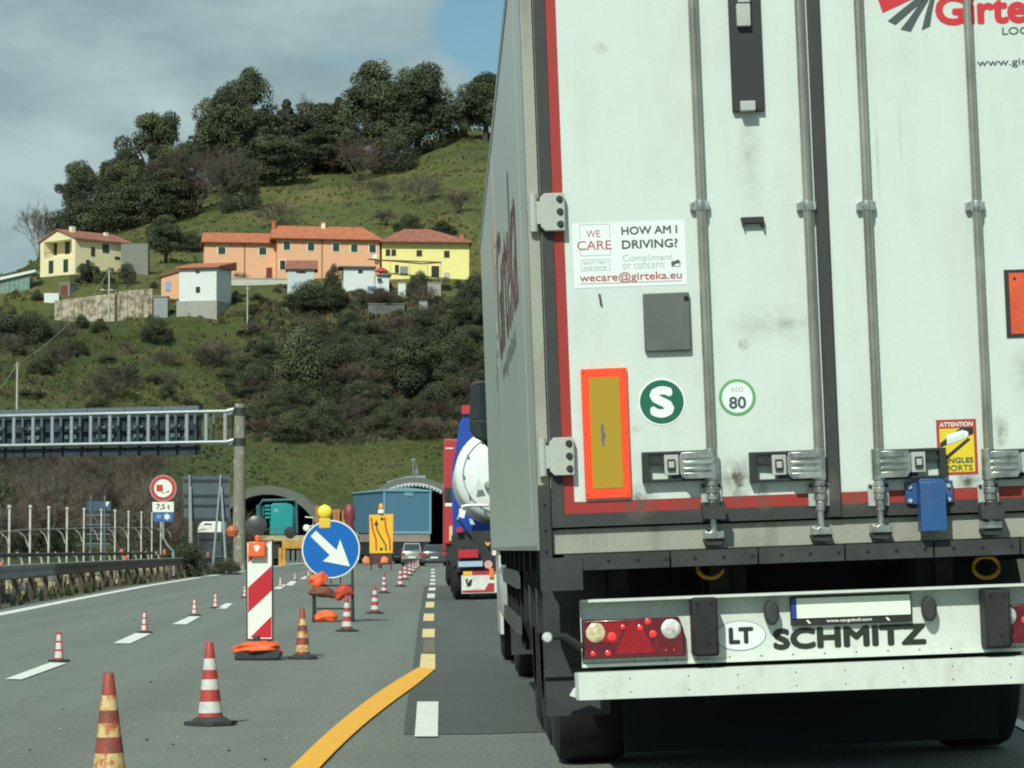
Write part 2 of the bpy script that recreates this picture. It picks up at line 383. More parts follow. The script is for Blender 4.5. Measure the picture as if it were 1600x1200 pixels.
def hillmat(m):
    t=m.node_tree; b=t.nodes['Principled BSDF']; N=t.nodes.new; K=t.links.new
    tcn=N('ShaderNodeTexCoord')
    def nz(s,det,st=(1,1,1)):
        mp=N('ShaderNodeMapping'); mp.inputs['Scale'].default_value=st
        n=N('ShaderNodeTexNoise'); n.inputs['Scale'].default_value=s; n.inputs['Detail'].default_value=det; n.inputs['Roughness'].default_value=.68
        K(tcn.outputs['Object'],mp.inputs[0]); K(mp.outputs[0],n.inputs['Vector']); return n
    a=nz(.035,8,(1,.5,1.5)); r=N('ShaderNodeValToRGB'); e=r.color_ramp.elements
    e[0].position=.32; e[0].color=(.032,.046,.012,1); e[1].position=.7; e[1].color=(.125,.118,.045,1)
    x=e.new(.48); x.color=(.058,.085,.016,1); x=e.new(.58); x.color=(.085,.10,.022,1)
    K(a.outputs[0],r.inputs[0])
    c=nz(.9,6); r2=N('ShaderNodeMapRange'); r2.inputs['From Min'].default_value=.3; r2.inputs['From Max'].default_value=.7; r2.inputs['To Min'].default_value=.55; r2.inputs['To Max'].default_value=1.45
    K(c.outputs[0],r2.inputs['Value']); s=N('ShaderNodeVectorMath'); s.operation='SCALE'; K(r.outputs[0],s.inputs[0]); K(r2.outputs[0],s.inputs['Scale'])
    # the slope below the houses is covered by darker, browner scrub than the meadow above
    sx=N('ShaderNodeSeparateXYZ'); K(tcn.outputs['Object'],sx.inputs[0]); mr=N('ShaderNodeMapRange'); mr.inputs['From Min'].default_value=34; mr.inputs['From Max'].default_value=42; K(sx.outputs['Z'],mr.inputs['Value'])
    dk_=N('ShaderNodeVectorMath'); dk_.operation='MULTIPLY'; dk_.inputs[1].default_value=(.80,.80,.78); K(s.outputs[0],dk_.inputs[0])
    up_=N('ShaderNodeVectorMath'); up_.operation='MULTIPLY'; up_.inputs[1].default_value=(1.36,1.16,1.2); K(s.outputs[0],up_.inputs[0])
    mm=N('ShaderNodeMix'); mm.data_type='RGBA'; K(mr.outputs[0],mm.inputs[0]); K(dk_.outputs[0],mm.inputs[6]); K(up_.outputs[0],mm.inputs[7]); K(mm.outputs[2],b.inputs['Base Color'])
    bp=N('ShaderNodeBump'); bp.inputs['Strength'].default_value=.9; bp.inputs['Distance'].default_value=.8; K(c.outputs[0],bp.inputs['Height']); K(bp.outputs[0],b.inputs['Normal'])
hillmat(grass)
rows=[100,122]+[124+6*i for i in range(34)]+[329,331,332,333.5,335,337,339,342,346,350]+[353+3*i for i in range(16)]+[401+2*i for i in range(24)]+[451+8*i for i in range(24)]+[660,700,760,820,900]
us=[-700+15*i for i in range(190)]
vs=[];
for Y in rows:
    for u in us:
        x=(u-677)*Y/FPX; vs.append((x,Y,hz(x,Y)))
n=len(us); fs=[]
for i in range(len(rows)-1):
    for k in range(n-1):
        q=(i*n+k,i*n+k+1,(i+1)*n+k+1,(i+1)*n+k)
        cx=sum(vs[j][0] for j in q)/4; cy=sum(vs[j][1] for j in q)/4; cz=sum(vs[j][2] for j in q)/4
        if 322<cy<392 and any((cx-px)**2+(cz-pz)**2<7.0**2 for px,pz in PORT) : continue
        if max(vs[j][2] for j in q)<=-.85: continue
        fs.append(q)
b=MB(); b.add(vs,fs,grass); hill=struct(b.build('hill',smooth=180))

# ---------------------------------------------------------------- tunnel portals
conc=dirty('portal_concrete',(.13,.14,.125),(.06,.07,.06),.7,.9,(3,3,.6),.8)
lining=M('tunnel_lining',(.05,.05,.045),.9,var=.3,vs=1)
ribw=M('portal_rib_white',(.42,.48,.49),.7,var=.15,vs=1.5)
def arc(R,n=40,a0=-14): return [(R*math.cos(R_(a0+(180-2*a0)*k/n)),R*math.sin(R_(a0+(180-2*a0)*k/n))) for k in range(n+1)]
for (px,pz),lab,ro,white in ((PORT[0],'left tunnel mouth, a grey concrete arch in the grass slope above the turquoise machine',7.35,False),(PORT[1],'right tunnel mouth with a white ribbed arch rim behind the blue lorry',7.35,True)):
    t=thing('tunnel_portal',lab,'tunnel',(px,328,pz),group='tunnel mouths')
    b=MB(); ri=6.35; ao=arc(ro); ai=arc(ri); N_=len(ao)
    for (r0,r1,y,mm) in ((ao,ai,0,conc),):
        b.add([(x,y,z) for x,z in r0]+[(x,y,z) for x,z in r1],[(k,k+1,N_+k+1,N_+k) for k in range(N_-1)],mm)
    b.add([(x,0,z) for x,z in ao]+[(x*1.02,24,z*1.02) for x,z in ao],[(k+1,k,N_+k,N_+k+1) for k in range(N_-1)],conc)
    b.build('arch_hood',t)
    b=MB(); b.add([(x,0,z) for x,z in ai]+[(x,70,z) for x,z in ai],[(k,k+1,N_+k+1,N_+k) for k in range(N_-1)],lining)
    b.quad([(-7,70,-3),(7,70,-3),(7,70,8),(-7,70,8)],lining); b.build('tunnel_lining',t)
    b=MB(); b.box(-6.35,-5.2,.5,69,-3,0.2-pz,conc); b.box(5.2,6.35,.5,69,-3,.2-pz,conc); b.build('walkway_kerb',t)
    if white:
        b=MB(); n2=46
        for k in range(n2):
            a=R_(2+176*k/n2); a2=R_(2+176*(k+.62)/n2)
            p=[(6.5*math.cos(a),6.5*math.sin(a)),(6.5*math.cos(a2),6.5*math.sin(a2)),(6.28*math.cos(a2),6.28*math.sin(a2)),(6.28*math.cos(a),6.28*math.sin(a))]
            b.prism(p,-.9,.6,ribw)
        ar=arc(6.68,40,0); ar2=arc(6.5,40,0); b.add([(x,-.8,z) for x,z in ar]+[(x,-.8,z) for x,z in ar2],[(k,k+1,41+k+1,41+k) for k in range(40)],ribw)
        b.add([(x,-.8,z) for x,z in ar]+[(x,.1,z) for x,z in ar],[(k+1,k,41+k,41+k+1) for k in range(40)],ribw)
        b.build('arch_rim',t)
# lamp on top of the right portal
q=at(646,748,332); t=thing('tunnel_lamp','grey lamp mast with a short arm on top of the right tunnel arch','lamp',q)
b=MB(); ml=M('mast_grey',(.25,.28,.28),.5,.3); b.tube([(0,0,-.6),(0,0,2.3)],.09,ml); b.tube([(0,0,2.2),(.35,-.1,1.6),(.38,-.1,1.0)],.06,ml); b.box(-.28,.2,-.12,.12,2.15,2.4,ml); b.build('mast',t)
b=MB(); b.box(.2,.56,-.25,.05,.55,1.05,M('lamp_housing',(.2,.24,.26),.5)); b.build('lamp_head',t,bevel=.03)
# ---------------------------------------------------------------- the articulated lorry right in front
BR=(0,-0.037,-0.0052)
XC=at(858,862,12.24).x+1.3
TL=(XC,12.24,zroad(XC)); F=Fr(TL,BR)
lorry=thing('articulated_lorry','white refrigerated articulated lorry filling the right side, red edged rear doors and steel locking bars','lorry',TL,BR)
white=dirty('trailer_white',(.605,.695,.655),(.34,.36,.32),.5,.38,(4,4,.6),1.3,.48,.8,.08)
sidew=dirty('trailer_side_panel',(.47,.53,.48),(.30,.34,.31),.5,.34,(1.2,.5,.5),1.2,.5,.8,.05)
for _m in (white,): _m.node_tree.nodes['Principled BSDF'].inputs['Coat Weight'].default_value=.35; _m.node_tree.nodes['Principled BSDF'].inputs['Coat Roughness'].default_value=.12
beige=dirty('frame_grey',(.33,.34,.29),(.07,.065,.05),.95,.55,(8,8,.8),1.2)
gasket=dirty('door_gasket',(.030,.034,.036),(.10,.10,.08),.4,.7,(3,3,.6),2)
redt=dirty('red_contour',(.34,.028,.025),(.16,.06,.045),.7,.45,(2,2,2),2.2)
steel=M('steel_bar',(.46,.44,.37),.28,.85,var=.25,vs=3)
chrome=M('galvanised',(.50,.52,.49),.28,.85,var=.4,vs=14)
zinc=dirty('zinc_plate',(.42,.46,.43),(.2,.2,.17),.5,.5,(3,3,2),6)
blk=dirty('black_steel',(.022,.024,.024),(.10,.10,.085),.35,.6,(2,2,1),3)
rub=M('rubber',(.016,.017,.017),.75,var=.3,vs=8,bump=.2,bs=30)
rub2=M('rubber_worn',(.036,.041,.041),.8,var=.25,vs=6)
under=M('underside',(.010,.011,.012),.9)
tyre=M('tyre',(.014,.014,.015),.85,var=.2,vs=12)
X=lambda u,v,y=0.: F.p(u,v,y)[0]
Z=lambda v,y=0.: F.p(1317,v,y)[1]
def zz(u,v,y=0.): return F.p(u,v,y)[1]
SPT=[(1000,785,32,34,1),(1150,752,32,46,1),(1192,775,16,26,.8),(1298,760,22,34,.6),(1172,250,26,110,.25),(1200,505,80,40,.22),(1162,538,11,11,1),(1563,672,16,30,.8),(1512,750,26,26,.8),(1605,580,36,44,.35),(940,75,16,14,.35),(1238,505,30,12,.22),(1256,530,26,10,.22),(1407,210,3,70,.25),(1371,240,3,100,.25),(1424,715,12,14,.4),(995,670,12,8,.3),(1340,780,40,20,.5),(1085,790,40,20,.5)]
SPL=[(F.p(u,v)[0],F.p(u,v)[1],a*12.24/FPX,c*12.24/FPX,s) for u,v,a,c,s in SPT]
spots(white,SPL,(.10,.095,.07)); spots(redt,SPL,(.09,.08,.06)); spots(gasket,SPL,(.13,.12,.09))
TOP=4.0; SB=Z(850)+.0
# body
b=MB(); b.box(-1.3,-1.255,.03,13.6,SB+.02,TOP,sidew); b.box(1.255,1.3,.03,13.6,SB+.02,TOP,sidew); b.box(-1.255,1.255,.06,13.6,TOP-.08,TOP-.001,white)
b.box(-1.255,1.255,13.55,13.6,SB+.02,TOP-.08,white); b.box(-1.255,1.255,.09,13.55,SB+.02,SB+.16,under); body=b.build('trailer_body',lorry)
b=MB(); b.box(-1.306,-1.3,.12,13.55,SB+.022,SB+.045,M('side_rail',(.30,.34,.31),.45,.5)); b.box(-1.306,-1.3,.12,13.6,TOP-.10,TOP-.03,M('side_rail',(0,0,0)))
b.box(-1.3025,-1.3,1.0,1.008,SB+.14,TOP-.11,M('panel_joint',(.30,.34,.31),.5))
b.build('side_rail',lorry)
# side lettering, reads from the front of the lorry backwards
b=MB(); redl=M('logo_red',(.55,.06,.05),.4); redf=M('logo_red_faded',(.42,.24,.215),.4,var=.2,vs=2); gryl=M('logo_grey',(.30,.34,.32),.4)
b.text('Girteka',1.6,6.6,2.35,3.2,0,redf,.01,mp=lambda a,c:(-1.3035,8.4-a,c)); b.prism([(6.9,3.2),(7.2,3.2),(7.15,3.85)],0,.003,redf,mp=lambda a,c,d:(-1.3035+d,a,c))
b.prism([(7.4,2.9),(8.1,3.3),(8.0,3.5),(7.3,3.1)],0,.003,redf,mp=lambda a,c,d:(-1.3035+d,a,c)); 
for k in range(3): b.prism([(7.4,2.7-.12*k),(8.1-.2*k,2.4-.25*k),(8.0-.25*k,2.25-.27*k),(7.35,2.62-.12*k)],0,.003,gryl,mp=lambda a,c,d:(-1.3035+d,a,c))
b.text('www.girteka.eu',6,9.4,2.15,2.32,0,gryl,.01,mp=lambda a,c:(-1.3035,12-a,c))
b.build('side_lettering',lorry)
# rear frame
zs0,zs1=Z(850),Z(811)
b=MB()
for s in (-1,1):
    xa,xb=sorted((s*1.3,s*1.248)); zt_=Z(742); b.box(xa,xb,-.012,.10,zt_,TOP,beige); b.box(*sorted((s*1.3,s*1.245)),-.016,.10,SB-.03,zt_-.001,blk)
b.box(-1.3,1.3,-.012,.10,TOP-.1,TOP+.01,beige)
b.box(-1.244,1.244,.022,.12,zs0,zs1,beige)
fr=b.build('rear_frame',lorry,bevel=.004)
b=MB()
for s in (-1,1):
    for v in (772,812,845): b.disc(s*1.272,Z(v),.006,-.019,-.0161,M('hole_black',(.004,.004,.004),.9),10)
b.build('frame_hole',lorry)
# doors
zd0=Z(808)
for s,nm in ((-1,'left'),(1,'right')):
    b=MB(); b.box(s*.012,s*1.243,0,.07,zd0,TOP-.1,white)
    d=b.build('door',lorry)
    b=MB(); zr0,zr1=Z(787.5),Z(769)
    b.box(*sorted((s*.03,s*1.19)),-.0035,0.0,zr0,zr1,redt); b.box(*sorted((s*1.142,s*1.19)),-.0035,0,zr1+.0005,TOP-.12,redt); b.build('red_edge',d)
    b=MB(); b.box(*sorted((s*1.19,s*1.242)),-.012,0,zr0,TOP-.11,gasket); b.box(*sorted((s*.03,s*1.242)),-.012,0,zd0,zr0-.0005,gasket); b.build('door_seal',d)
    if s<0: doorL=d
    else: doorR=d
b=MB(); b.box(-.029,.029,-.018,.05,zd0,TOP-.12,gasket); b.build('centre_seal',lorry,bevel=.006)
# hinges
for s in (-1,1):
    for v,h in ((333,60),(714,60),(-60,60)):
        z=zz(870 if s<0 else 1317,v) if s<0 else Z(v-8); h2=.083
        b=MB(); x0,x1=s*1.243,s*1.135
        b.prism([(s*1.245,z-h2+.02),(s*1.225,z-h2),(s*1.137,z-h2),(s*1.137,z+h2),(s*1.225,z+h2),(s*1.245,z+h2-.02)],-.055,-.0125,zinc)
        hg=b.build('hinge',lorry,bevel=.003)
        b=MB(); b.tube([(s*1.275,-.035,z-h2),(s*1.275,-.035,z+h2)],.018,zinc,12); b.box(*sorted((s*1.245,s*1.275)),-.045,-.0125,z-.05,z+.05,zinc); b.build('hinge_pin',hg)
        for dz in (-.055,0,.055): b=MB(); b.disc(s*1.158,z+dz,.011,-.066,-.055,M('bolt_dark',(.05,.05,.045),.5,.5),10); b.ring(s*1.158,z+dz,.011,.016,-.0555,blk,12); b.build('bolt',hg)
# locking bars with latches
dk=M('latch_tray',(.020,.024,.025),.55)
def latch(ub,side,capped):
    x=X(ub,600); s=side  # latch handle extends to side s
    b=MB(); b.tube([(x,-.05,zz(ub+8,745)),(x,-.05,TOP-.12)],.0185,steel,14); rod=b.build('locking_bar',doorL if x<0 else doorR)
    for v in (323,-130):
        z=zz(ub-12,v); b=MB(); b.box(x-.042,x+.042,-.022,-.0005,z-.020,z+.020,chrome); b.box(x-.042,x-.022,-.034,-.022,z-.018,z+.018,chrome); b.box(x+.022,x+.042,-.034,-.022,z-.018,z+.018,chrome)
        b.lathe([(.0,-.024),(.024,-.024),(.026,-.008),(.0265,.006),(.024,.022),(.0,.022)],(x,-.05,z),chrome,n=16)
        b.build('bar_guide',rod,bevel=.002)
    zc=zz(ub+4,727 if x<-.3 else 727); uu=ub+5
    w=.300
    # tray frame (dark) -------------------------------------------------
    b=MB(); zt,zb=zc+.066,zc-.066; a=lambda t:x+s*t
    bx=lambda p,q,y0,y1,z0,z1,m: b.box(*sorted((a(p),a(q))),y0,y1,z0,z1,m)
    bx(w-.03,w,-.052,-.001,zb,zt,dk); bx(.0,w-.0305,-.05,-.001,zt-.013,zt,dk); bx(.02,w-.0305,-.05,-.001,zb,zb+.012,dk)
    bx(.145,.172,-.045,-.002,zb+.0125,zt-.0135,dk)
    b.prism([(a(w-.031),zc+.012),(a(w-.031),zc+.03),(a(.173),zc+.044),(a(.173),zc+.004)],-.04,-.012,dk)
    b.build('latch_tray',rod,bevel=.002)
    # chrome handle -----------------------------------------------------
    b=MB(); b.prism([(a(-.018),zc-.06),(a(.125),zc-.054),(a(.14),zc-.03),(a(.14),zc+.04),(a(.13),zc+.058),(a(-.018),zc+.062)],-.072,-.053,chrome)
    for dz,h in ((.045,.013),(-.045,.013),(.012,.007),(-.016,.007)):
        b.prism([(a(.0),zc+dz-h),(a(.12),zc+dz-h),(a(.125),zc+dz+h),(a(.01),zc+dz+h)],-.09,-.0725,chrome)
    b.tube([(x,-.05,zc-.066),(x,-.05,zc+.07)],.031,chrome,14)
    bx(.143,.205,-.066,-.052,zc-.038,zc+.05,zinc); bx(.158,.192,-.08,-.0665,zc-.018,zc+.03,dk); bx(.163,.187,-.084,-.0805,zc-.008,zc+.02,zinc)
    b.build('latch_handle',rod,bevel=.004)
    # lower guide
    zl=zc-.125; b=MB(); b.prism([(x-.046,zl-.055),(x+.046,zl-.055),(x+.046,zl+.045),(x-.046,zl+.045)],-.02,-.0045,zinc)
    for k,(r,z0,z1) in enumerate(((.024,.03,.06),(.029,.0,.028),(.026,-.03,-.002),(.021,-.075,-.032))): b.lathe([(0,z0),(r,z0),(r,z1),(0,z1)],(x,-.052,zl),chrome,n=16)
    for dx,dz in ((-.036,.034),(.036,.034)): b.disc(x+dx,zl+dz,.008,-.03,-.02,blk,8)
    b.build('bar_guide',rod,bevel=.003)
    b=MB(); zk=Z(832,-.05)+(x*0)
    b.tube([(x,-.052,zk+.01),(x,-.052,zl-.07)],.0155,chrome,12)
    b.prism([(x-.042,zk-.006),(x+.045,zk-.006),(x+.042,zk+.028),(x+.02,zk+.024),(x+.012,zk+.03),(x-.012,zk+.03),(x-.02,zk+.022),(x-.042,zk+.03)],-.075,.02,chrome)
    b.prism([(x-.036,zk-.034),(x+.03,zk-.04),(x+.05,zk-.007),(x-.045,zk-.007)],-.06,.021,blk)
    b.build('cam_keeper',rod,bevel=.003)
    if capped:
        b=MB(); zt=zl-.045; b.prism([(x-.052,zt-.012),(x-.046,zt-.065),(x+.05,zt-.07),(x+.054,zt-.012),(x+.045,zt+.008),(x-.045,zt+.008)],-.105,-.022,rub2)
        for dx in (-.03,.03): b.disc(x+dx,zt-.0,.0085,-.1065,-.105,under,8)
        b.build('rubber_cap',rod,bevel=.006)
latch(1104,-1,True); latch(1271,-1,False); latch(1364,1,False); latch(1535,1,True)
# door furniture on the left door
b=MB(); P=lambda u,v,y=0.:F.p(u,v,y)
def prect(b,u0,v0,u1,v1,y0,y1,m,uc=None):
    """rectangle square to the door, through the pixel centre, sized from the pixels"""
    cx,cz=P((u0+u1)/2,(v0+v1)/2,y0); k=(TL[1]+y0)/FPX*1.0015; w2=(u1-u0)/2*k; h2=(v1-v0)/2*k
    b.box(cx-w2,cx+w2,y0,y1,cz-h2,cz+h2,m); return cx,cz,w2,h2
b=MB(); prect(b,1140,-60,1190,176,-.03,-.0005,dk); rt=b.build('door_retainer',doorL,bevel=.004)
b=MB(); prect(b,1151,5,1173,41,-.06,-.0305,zinc); prect(b,1152,-40,1172,4,-.055,-.0305,zinc); b.build('catch',rt,bevel=.004); b=MB(); prect(b,1157,157,1181,173,-.065,-.0305,zinc); b.build('catch',rt,bevel=.004)
b=MB(); cx,cz=P(1175,350); b.prism([(cx-.052,cz+.028),(cx-.045,cz-.005),(cx-.04,cz-.02),(cx-.036,cz-.0),(cx+.036,cz-.0),(cx+.044,cz-.022),(cx+.052,cz-.018),(cx+.05,cz+.028)],-.035,-.0005,dk); b.build('door_hook',doorL,bevel=.003)
b=MB(); prect(b,1006,457,1079,549,-.03,-.0005,M('plastic_box_grey',(.10,.115,.11),.6,var=.1,vs=9)); fb=b.build('document_box',doorL,bevel=.006)
b=MB(); cx,cz=P(1072,466,-.031); b.disc(cx,cz,.011,-.034,-.0302,under,10); b.build('box_lock',fb)
b=MB(); cx,cz=P(938,470); b.prism([(cx-.008,cz+.03),(cx+.002,cz+.03),(cx+.009,cz-.02),(cx+.009,cz-.03),(cx-.002,cz-.02)],-.0035,-.0005,M('scrape',(.08,.08,.07),.9)); b.build('scrape',doorL)
# reflective marker
b=MB(); amb=M('marker_orange',(1.0,.075,.022),.4); 
cx,cz,w2,h2=prect(b,911,575,983,779,-.022,-.0042,amb); mk=b.build('marker_board',doorL,bevel=.003)
b=MB(); b.box(cx-.066,cx+.066,-.0245,-.0222,cz-h2+.045,cz+h2-.04,M('marker_ochre',(.40,.27,.022),.35)); b.text('reflex',cx-.0,cx+.02,cz-.06,cz+.02,0,gryl,.01,mp=lambda a,c:(cx-.012+(c-cz+.02)*.25,-.025,cz-.055+(a-cx)*5)); b.build('marker_field',mk)
b=MB()
for dx in (-1,1):
    for dz in (-.94,0,.94): b.disc(cx+dx*(w2-.012),cz+dz*(h2),.004,-.0235,-.0222,M('rivet_dark',(.2,.03,.02),.5),8)
b.build('rivet',mk)
# round stickers
def sticker(name,parent,label=None): 
    b=MB(); return b
grn=M('sticker_green',(.012,.13,.075),.4); stw=M('sticker_white',(.80,.86,.82),.4); txd=M('text_dark',(.06,.085,.085),.5); txg=M('text_grey',(.42,.47,.46),.5); txr=M('text_red',(.42,.10,.10),.5); stwc=M('sticker_cool',(.74,.83,.82),.35)
k_=12.24/FPX
b=MB(); cx,cz=P(1034,628); b.disc(cx,cz,37*k_,-.0022,-.0005,stw); b.disc(cx,cz,34.5*k_,-.003,-.0023,grn); b.text('S',cx-.053,cx+.053,cz-.069,cz+.069,-.004,stw,.06); b.build('round_sticker',doorL,label='round green sticker with a white letter S')
b=MB(); cx,cz=P(1152,621); b.disc(cx,cz,29*k_,-.0018,-.0005,M('sticker_green_light',(.12,.36,.14),.4)); b.disc(cx,cz,24.2*k_,-.0025,-.0019,stwc); b.text('80',cx-.038,cx+.038,cz-.05,cz+.004,-.0032,txd,.028); b.text('eco',cx-.026,cx+.026,cz+.025,cz+.044,-.0032,txg,0); b.build('round_sticker',doorL,label='round sticker with a thin green ring and the number 80')
# care sticker
b=MB(); prect(b,895,346,1072,448,-.0016,-.0004,stwc); y=-.0024
def T(s,u0,u1,v0,v1,m,bold=0):
    x0,z0=P(u0,v1+(u1-u0)*.015); x1=x0+(u1-u0)*k_; b.text(s,x0,x1,z0,z0+(v1-v0)*k_,y,m,bold)
def box_line(u0,v0,u1,v1,t,m):
    x0,z1=P(u0,v0); x1=x0+(u1-u0)*k_; z0=z1-(v1-v0)*k_; t*=k_
    b.box(x0,x1,y,y+.0004,z1-t,z1,m); b.box(x0,x1,y,y+.0004,z0,z0+t,m); b.box(x0,x0+t,y,y+.0004,z0+t,z1-t,m); b.box(x1-t,x1,y,y+.0004,z0+t,z1-t,m)
box_line(905,351,953,401,1,txg); b.box(*(sorted((P(900,375)[0],P(958,375)[0]))),y-.0002,y-.0001,P(930,390)[1],P(930,374)[1],stwc)
T('WE',916,938,360,371,txr,.0); T('CARE',902,956,376,390.5,txr,.012); box_line(907,406,953,424,1,txg); T("DON'T TEXT",911,949,408.5,413,txg,.01); T('AND DRIVE',911,948,416,420.5,txg,.01)
T('HOW AM I',971,1059,353,366,txd,.025); T('DRIVING?',972,1060,374,388,txd,.025); T('Compliment',973,1052,397,411,txg,0); T('or concern:',973,1040,411,420,txg,0)
b.prism([P(1048,411),P(1060,405),P(1062,411),P(1055,412),P(1052,416)],y-.001,y,txd); box_line(1049,408,1063,417,1,txd)
T('wecare@girteka.eu',906,1067,425,442,txr,.012); x0,z0=P(906,443.5); b.box(x0,x0+160*k_,y,y+.0003,z0-.0025,z0,txr)
b.build('care_sticker',doorL,label='white sticker with dark and red lettering')
# logo on the right door
b=MB(); y=-.002
pl=lambda pts,m:b.prism([P(*q) for q in pts],y-.0008,y,m)
pl([(1366,-60),(1368,-20),(1372,0),(1379,20),(1405,8),(1428,-3),(1440,-12),(1425,-30)],M('logo_bright_red',(.56,.035,.045),.4)); 
pl([(1387,33),(1399,39),(1424,17),(1449,-4),(1436,-6),(1410,14)],txd); pl([(1407,46),(1423,49.5),(1434,28),(1452,-2),(1443,-3),(1424,24)],txd); pl([(1440,47),(1453,41),(1456,20),(1461,-4),(1454,-4),(1446,22)],txd)
b.build('door_emblem',doorR,label='red and grey fan emblem'); b=MB(); T('Girteka',1462,1672,-12,37.5,MATS['logo_bright_red'],.04); b.build('door_lettering',doorR,label='large red lettering'); b=MB(); T('LOGISTICS',1566,1668,41,53,txd,.01); b.build('door_lettering',doorR,label='small dark capitals under the red lettering'); b=MB(); T('www.girteka.eu',1527,1672,90,105,txd,.005)
b.build('door_lettering',doorR,label='small dark web address lettering')
# orange plate, warning sticker, blue lock box
b=MB(); x0,z0=P(1568,422); x0+=0; b.box(x0,x0+.42,-.006,-.0005,z0-.3,z0,dk); b.box(x0+.02,x0+.40,-.009,-.0062,z0-.285,z0-.015,M('plate_orange',(.62,.09,.035),.45,var=.15,vs=9))
for dx in (.045,.2,.36): b.disc(x0+dx,z0-.04,.007,-.011,-.0092,dk,8)
b.build('orange_plate',doorR)
b=MB(); st=MB(); yl_=M('warning_yellow',(.72,.58,.03),.4); rd_=M('warning_red',(.42,.05,.04),.4)
cx,cz,w2,h2=prect(st,1464,655,1527,742,-.0014,-.0004,rd_); b=st; y=-.0024
b.box(cx-w2+.013,cx+w2-.013,y,y+.0006,cz-h2+.012,cz+h2-.04,yl_)
b.text('ATTENTION',cx-w2+.015,cx+w2-.015,cz+h2-.032,cz+h2-.012,y,stw,.02)
y=-.0032
b.prism([(cx-w2+.014,cz+.02),(cx-w2+.014,cz+.0),(cx+w2-.014,cz+.055),(cx+w2-.014,cz+.085),(cx+.02,cz+.085)],y,y+.0005,dk)
b.prism([(cx-w2+.014,cz-.055),(cx-w2+.014,cz-.075),(cx+.06,cz+.03),(cx+.05,cz+.04)],y,y+.0005,dk)
b.prism([(cx-.045,cz+.03),(cx+.03,cz+.052),(cx+.03,cz+.075),(cx-.045,cz+.055)],y-.001,y-.0006,stwc); b.prism([(cx-.045,cz+.012),(cx+.03,cz+.034),(cx+.03,cz+.0515),(cx-.045,cz+.0295)],y-.001,y-.0006,M('sticker_pale',(.6,.68,.68),.5)); b.prism([(cx+.031,cz+.036),(cx+.052,cz+.05),(cx+.05,cz+.066),(cx+.031,cz+.073)],y-.001,y-.0006,stwc)
b.text('ANGLES',cx-w2+.02,cx+w2-.02,cz-h2+.052,cz-h2+.076,y-.001,txd,.03); b.text('MORTS',cx-w2+.025,cx+w2-.025,cz-h2+.018,cz-h2+.043,y-.001,txd,.012)
b.build('warning_sticker',doorR,label='red and yellow warning sticker with a small lorry drawing')
blu=dirty('lock_blue',(.014,.085,.25),(.12,.12,.11),.9,.45,(3,3,1.2),6,.5,.7,.1)
b=MB(); cx,cz=P(1455,789,-.06); 
b.prism([(cx-.105,cz+.105),(cx-.105,cz+.01),(cx-.075,cz+.005),(cx+.075,cz+.005),(cx+.105,cz+.01),(cx+.105,cz+.105)],-.03,-.004,blu)
b.prism([(cx-.055,cz+.10),(cx-.058,cz-.115),(cx+.055,cz-.115),(cx+.055,cz+.10)],-.125,-.03,blu); b.prism([(cx-.055,cz+.10),(cx+.055,cz+.10),(cx+.05,cz+.115),(cx-.05,cz+.115)],-.09,-.03,blu)
b.add([(cx-.056,-.1255,cz+.065),(cx+.056,-.1255,cz+.065),(cx+.056,-.09,cz+.104),(cx-.056,-.09,cz+.104)],[(0,1,2,3)],blu)
lk=b.build('lock_box',doorR,bevel=.003)
b=MB()
for dx in (-.085,.085):
    for dz in (.08,.02): b.lathe([(0,-.012),(.008,-.010),(.011,-.002),(.011,0)],(cx+dx,-.03,cz+dz),zinc,axis='y',n=12)
b.build('lock_bolt',lk)
# bolted rubber bar under the sill
b=MB(); xs=[-1.2,-.735,-.35,.03,.42,.80,1.2]; za,zb=Z(876),Z(851)
for p,q in zip(xs,xs[1:]): b.box(p+.004,q-.004,-.05,.12,za,zb,rub2)
for k in range(19): b.disc(-1.13+k*.126,(za+zb)/2,.009,-.0515,-.05,under,10)
b.build('rubber_strip',lorry,bevel=.004)
for s in (-1,1):
    b=MB(); b.box(*sorted((s*1.30,s*1.12)),-.06,.10,zb-.155,zb-.001 if s>0 else zb-.012,rub2)
    for dx in (1.262,1.18):
        for dz in (-.045,-.115): b.disc(s*dx,zb+dz,.009,-.0565,-.055,under,10)
    b.build('corner_bracket',lorry,bevel=.006)
# tow rings
yel=M('ring_yellow',(.50,.25,.03),.5,var=.2,vs=9)
for u in (1110,1541):
    cx,cz=P(u,888,.18); b=MB(); b.tube([(cx+.058*math.cos(a),.18+.01*math.sin(a),cz+.005+.048*math.sin(a)) for a in [2*math.pi*k/20 for k in range(21)]],.0095,yel,8,False); b.box(cx-.03,cx+.03,.15,.22,cz+.05,cz+.09,under); b.build('tow_ring',lorry)
# bumper panel, underrun bar
pz1,pz0=Z(923),Z(1029); bz1,bz0=Z(1036),Z(1078); wb=dirty('bumper_white',(.64,.715,.657),(.28,.28,.22),.6,.45,(6,6,3),3,.5,.8,.15)
xl=P(910,985)[0]
b=MB(); b.box(xl,-xl,.0,.012,pz0,pz1,wb); b.box(xl,-xl,-.08,.0,pz1-.010,pz1+.002,wb); b.box(xl,-xl,-.016,0,pz0,pz0+.014,wb); b.box(xl-.004,xl,-.016,.012,pz0,pz1,wb)
for k in range(14):
    b.disc(-.9+k*.14,pz0+.022,.004,-.0012,.0,rub2,8)
bp=b.build('bumper_panel',lorry,bevel=.002)
b=MB(); x0=P(903,1062)[0]; b.box(x0,-x0,-.035,.085,bz0,bz1,wb); 
for k in range(9):
    for dz in (.028,-.03): b.disc(-.93+k*.235+.02*(k%2),(bz0+bz1)/2+dz,.0035,-.0362,-.035,rub2,8)
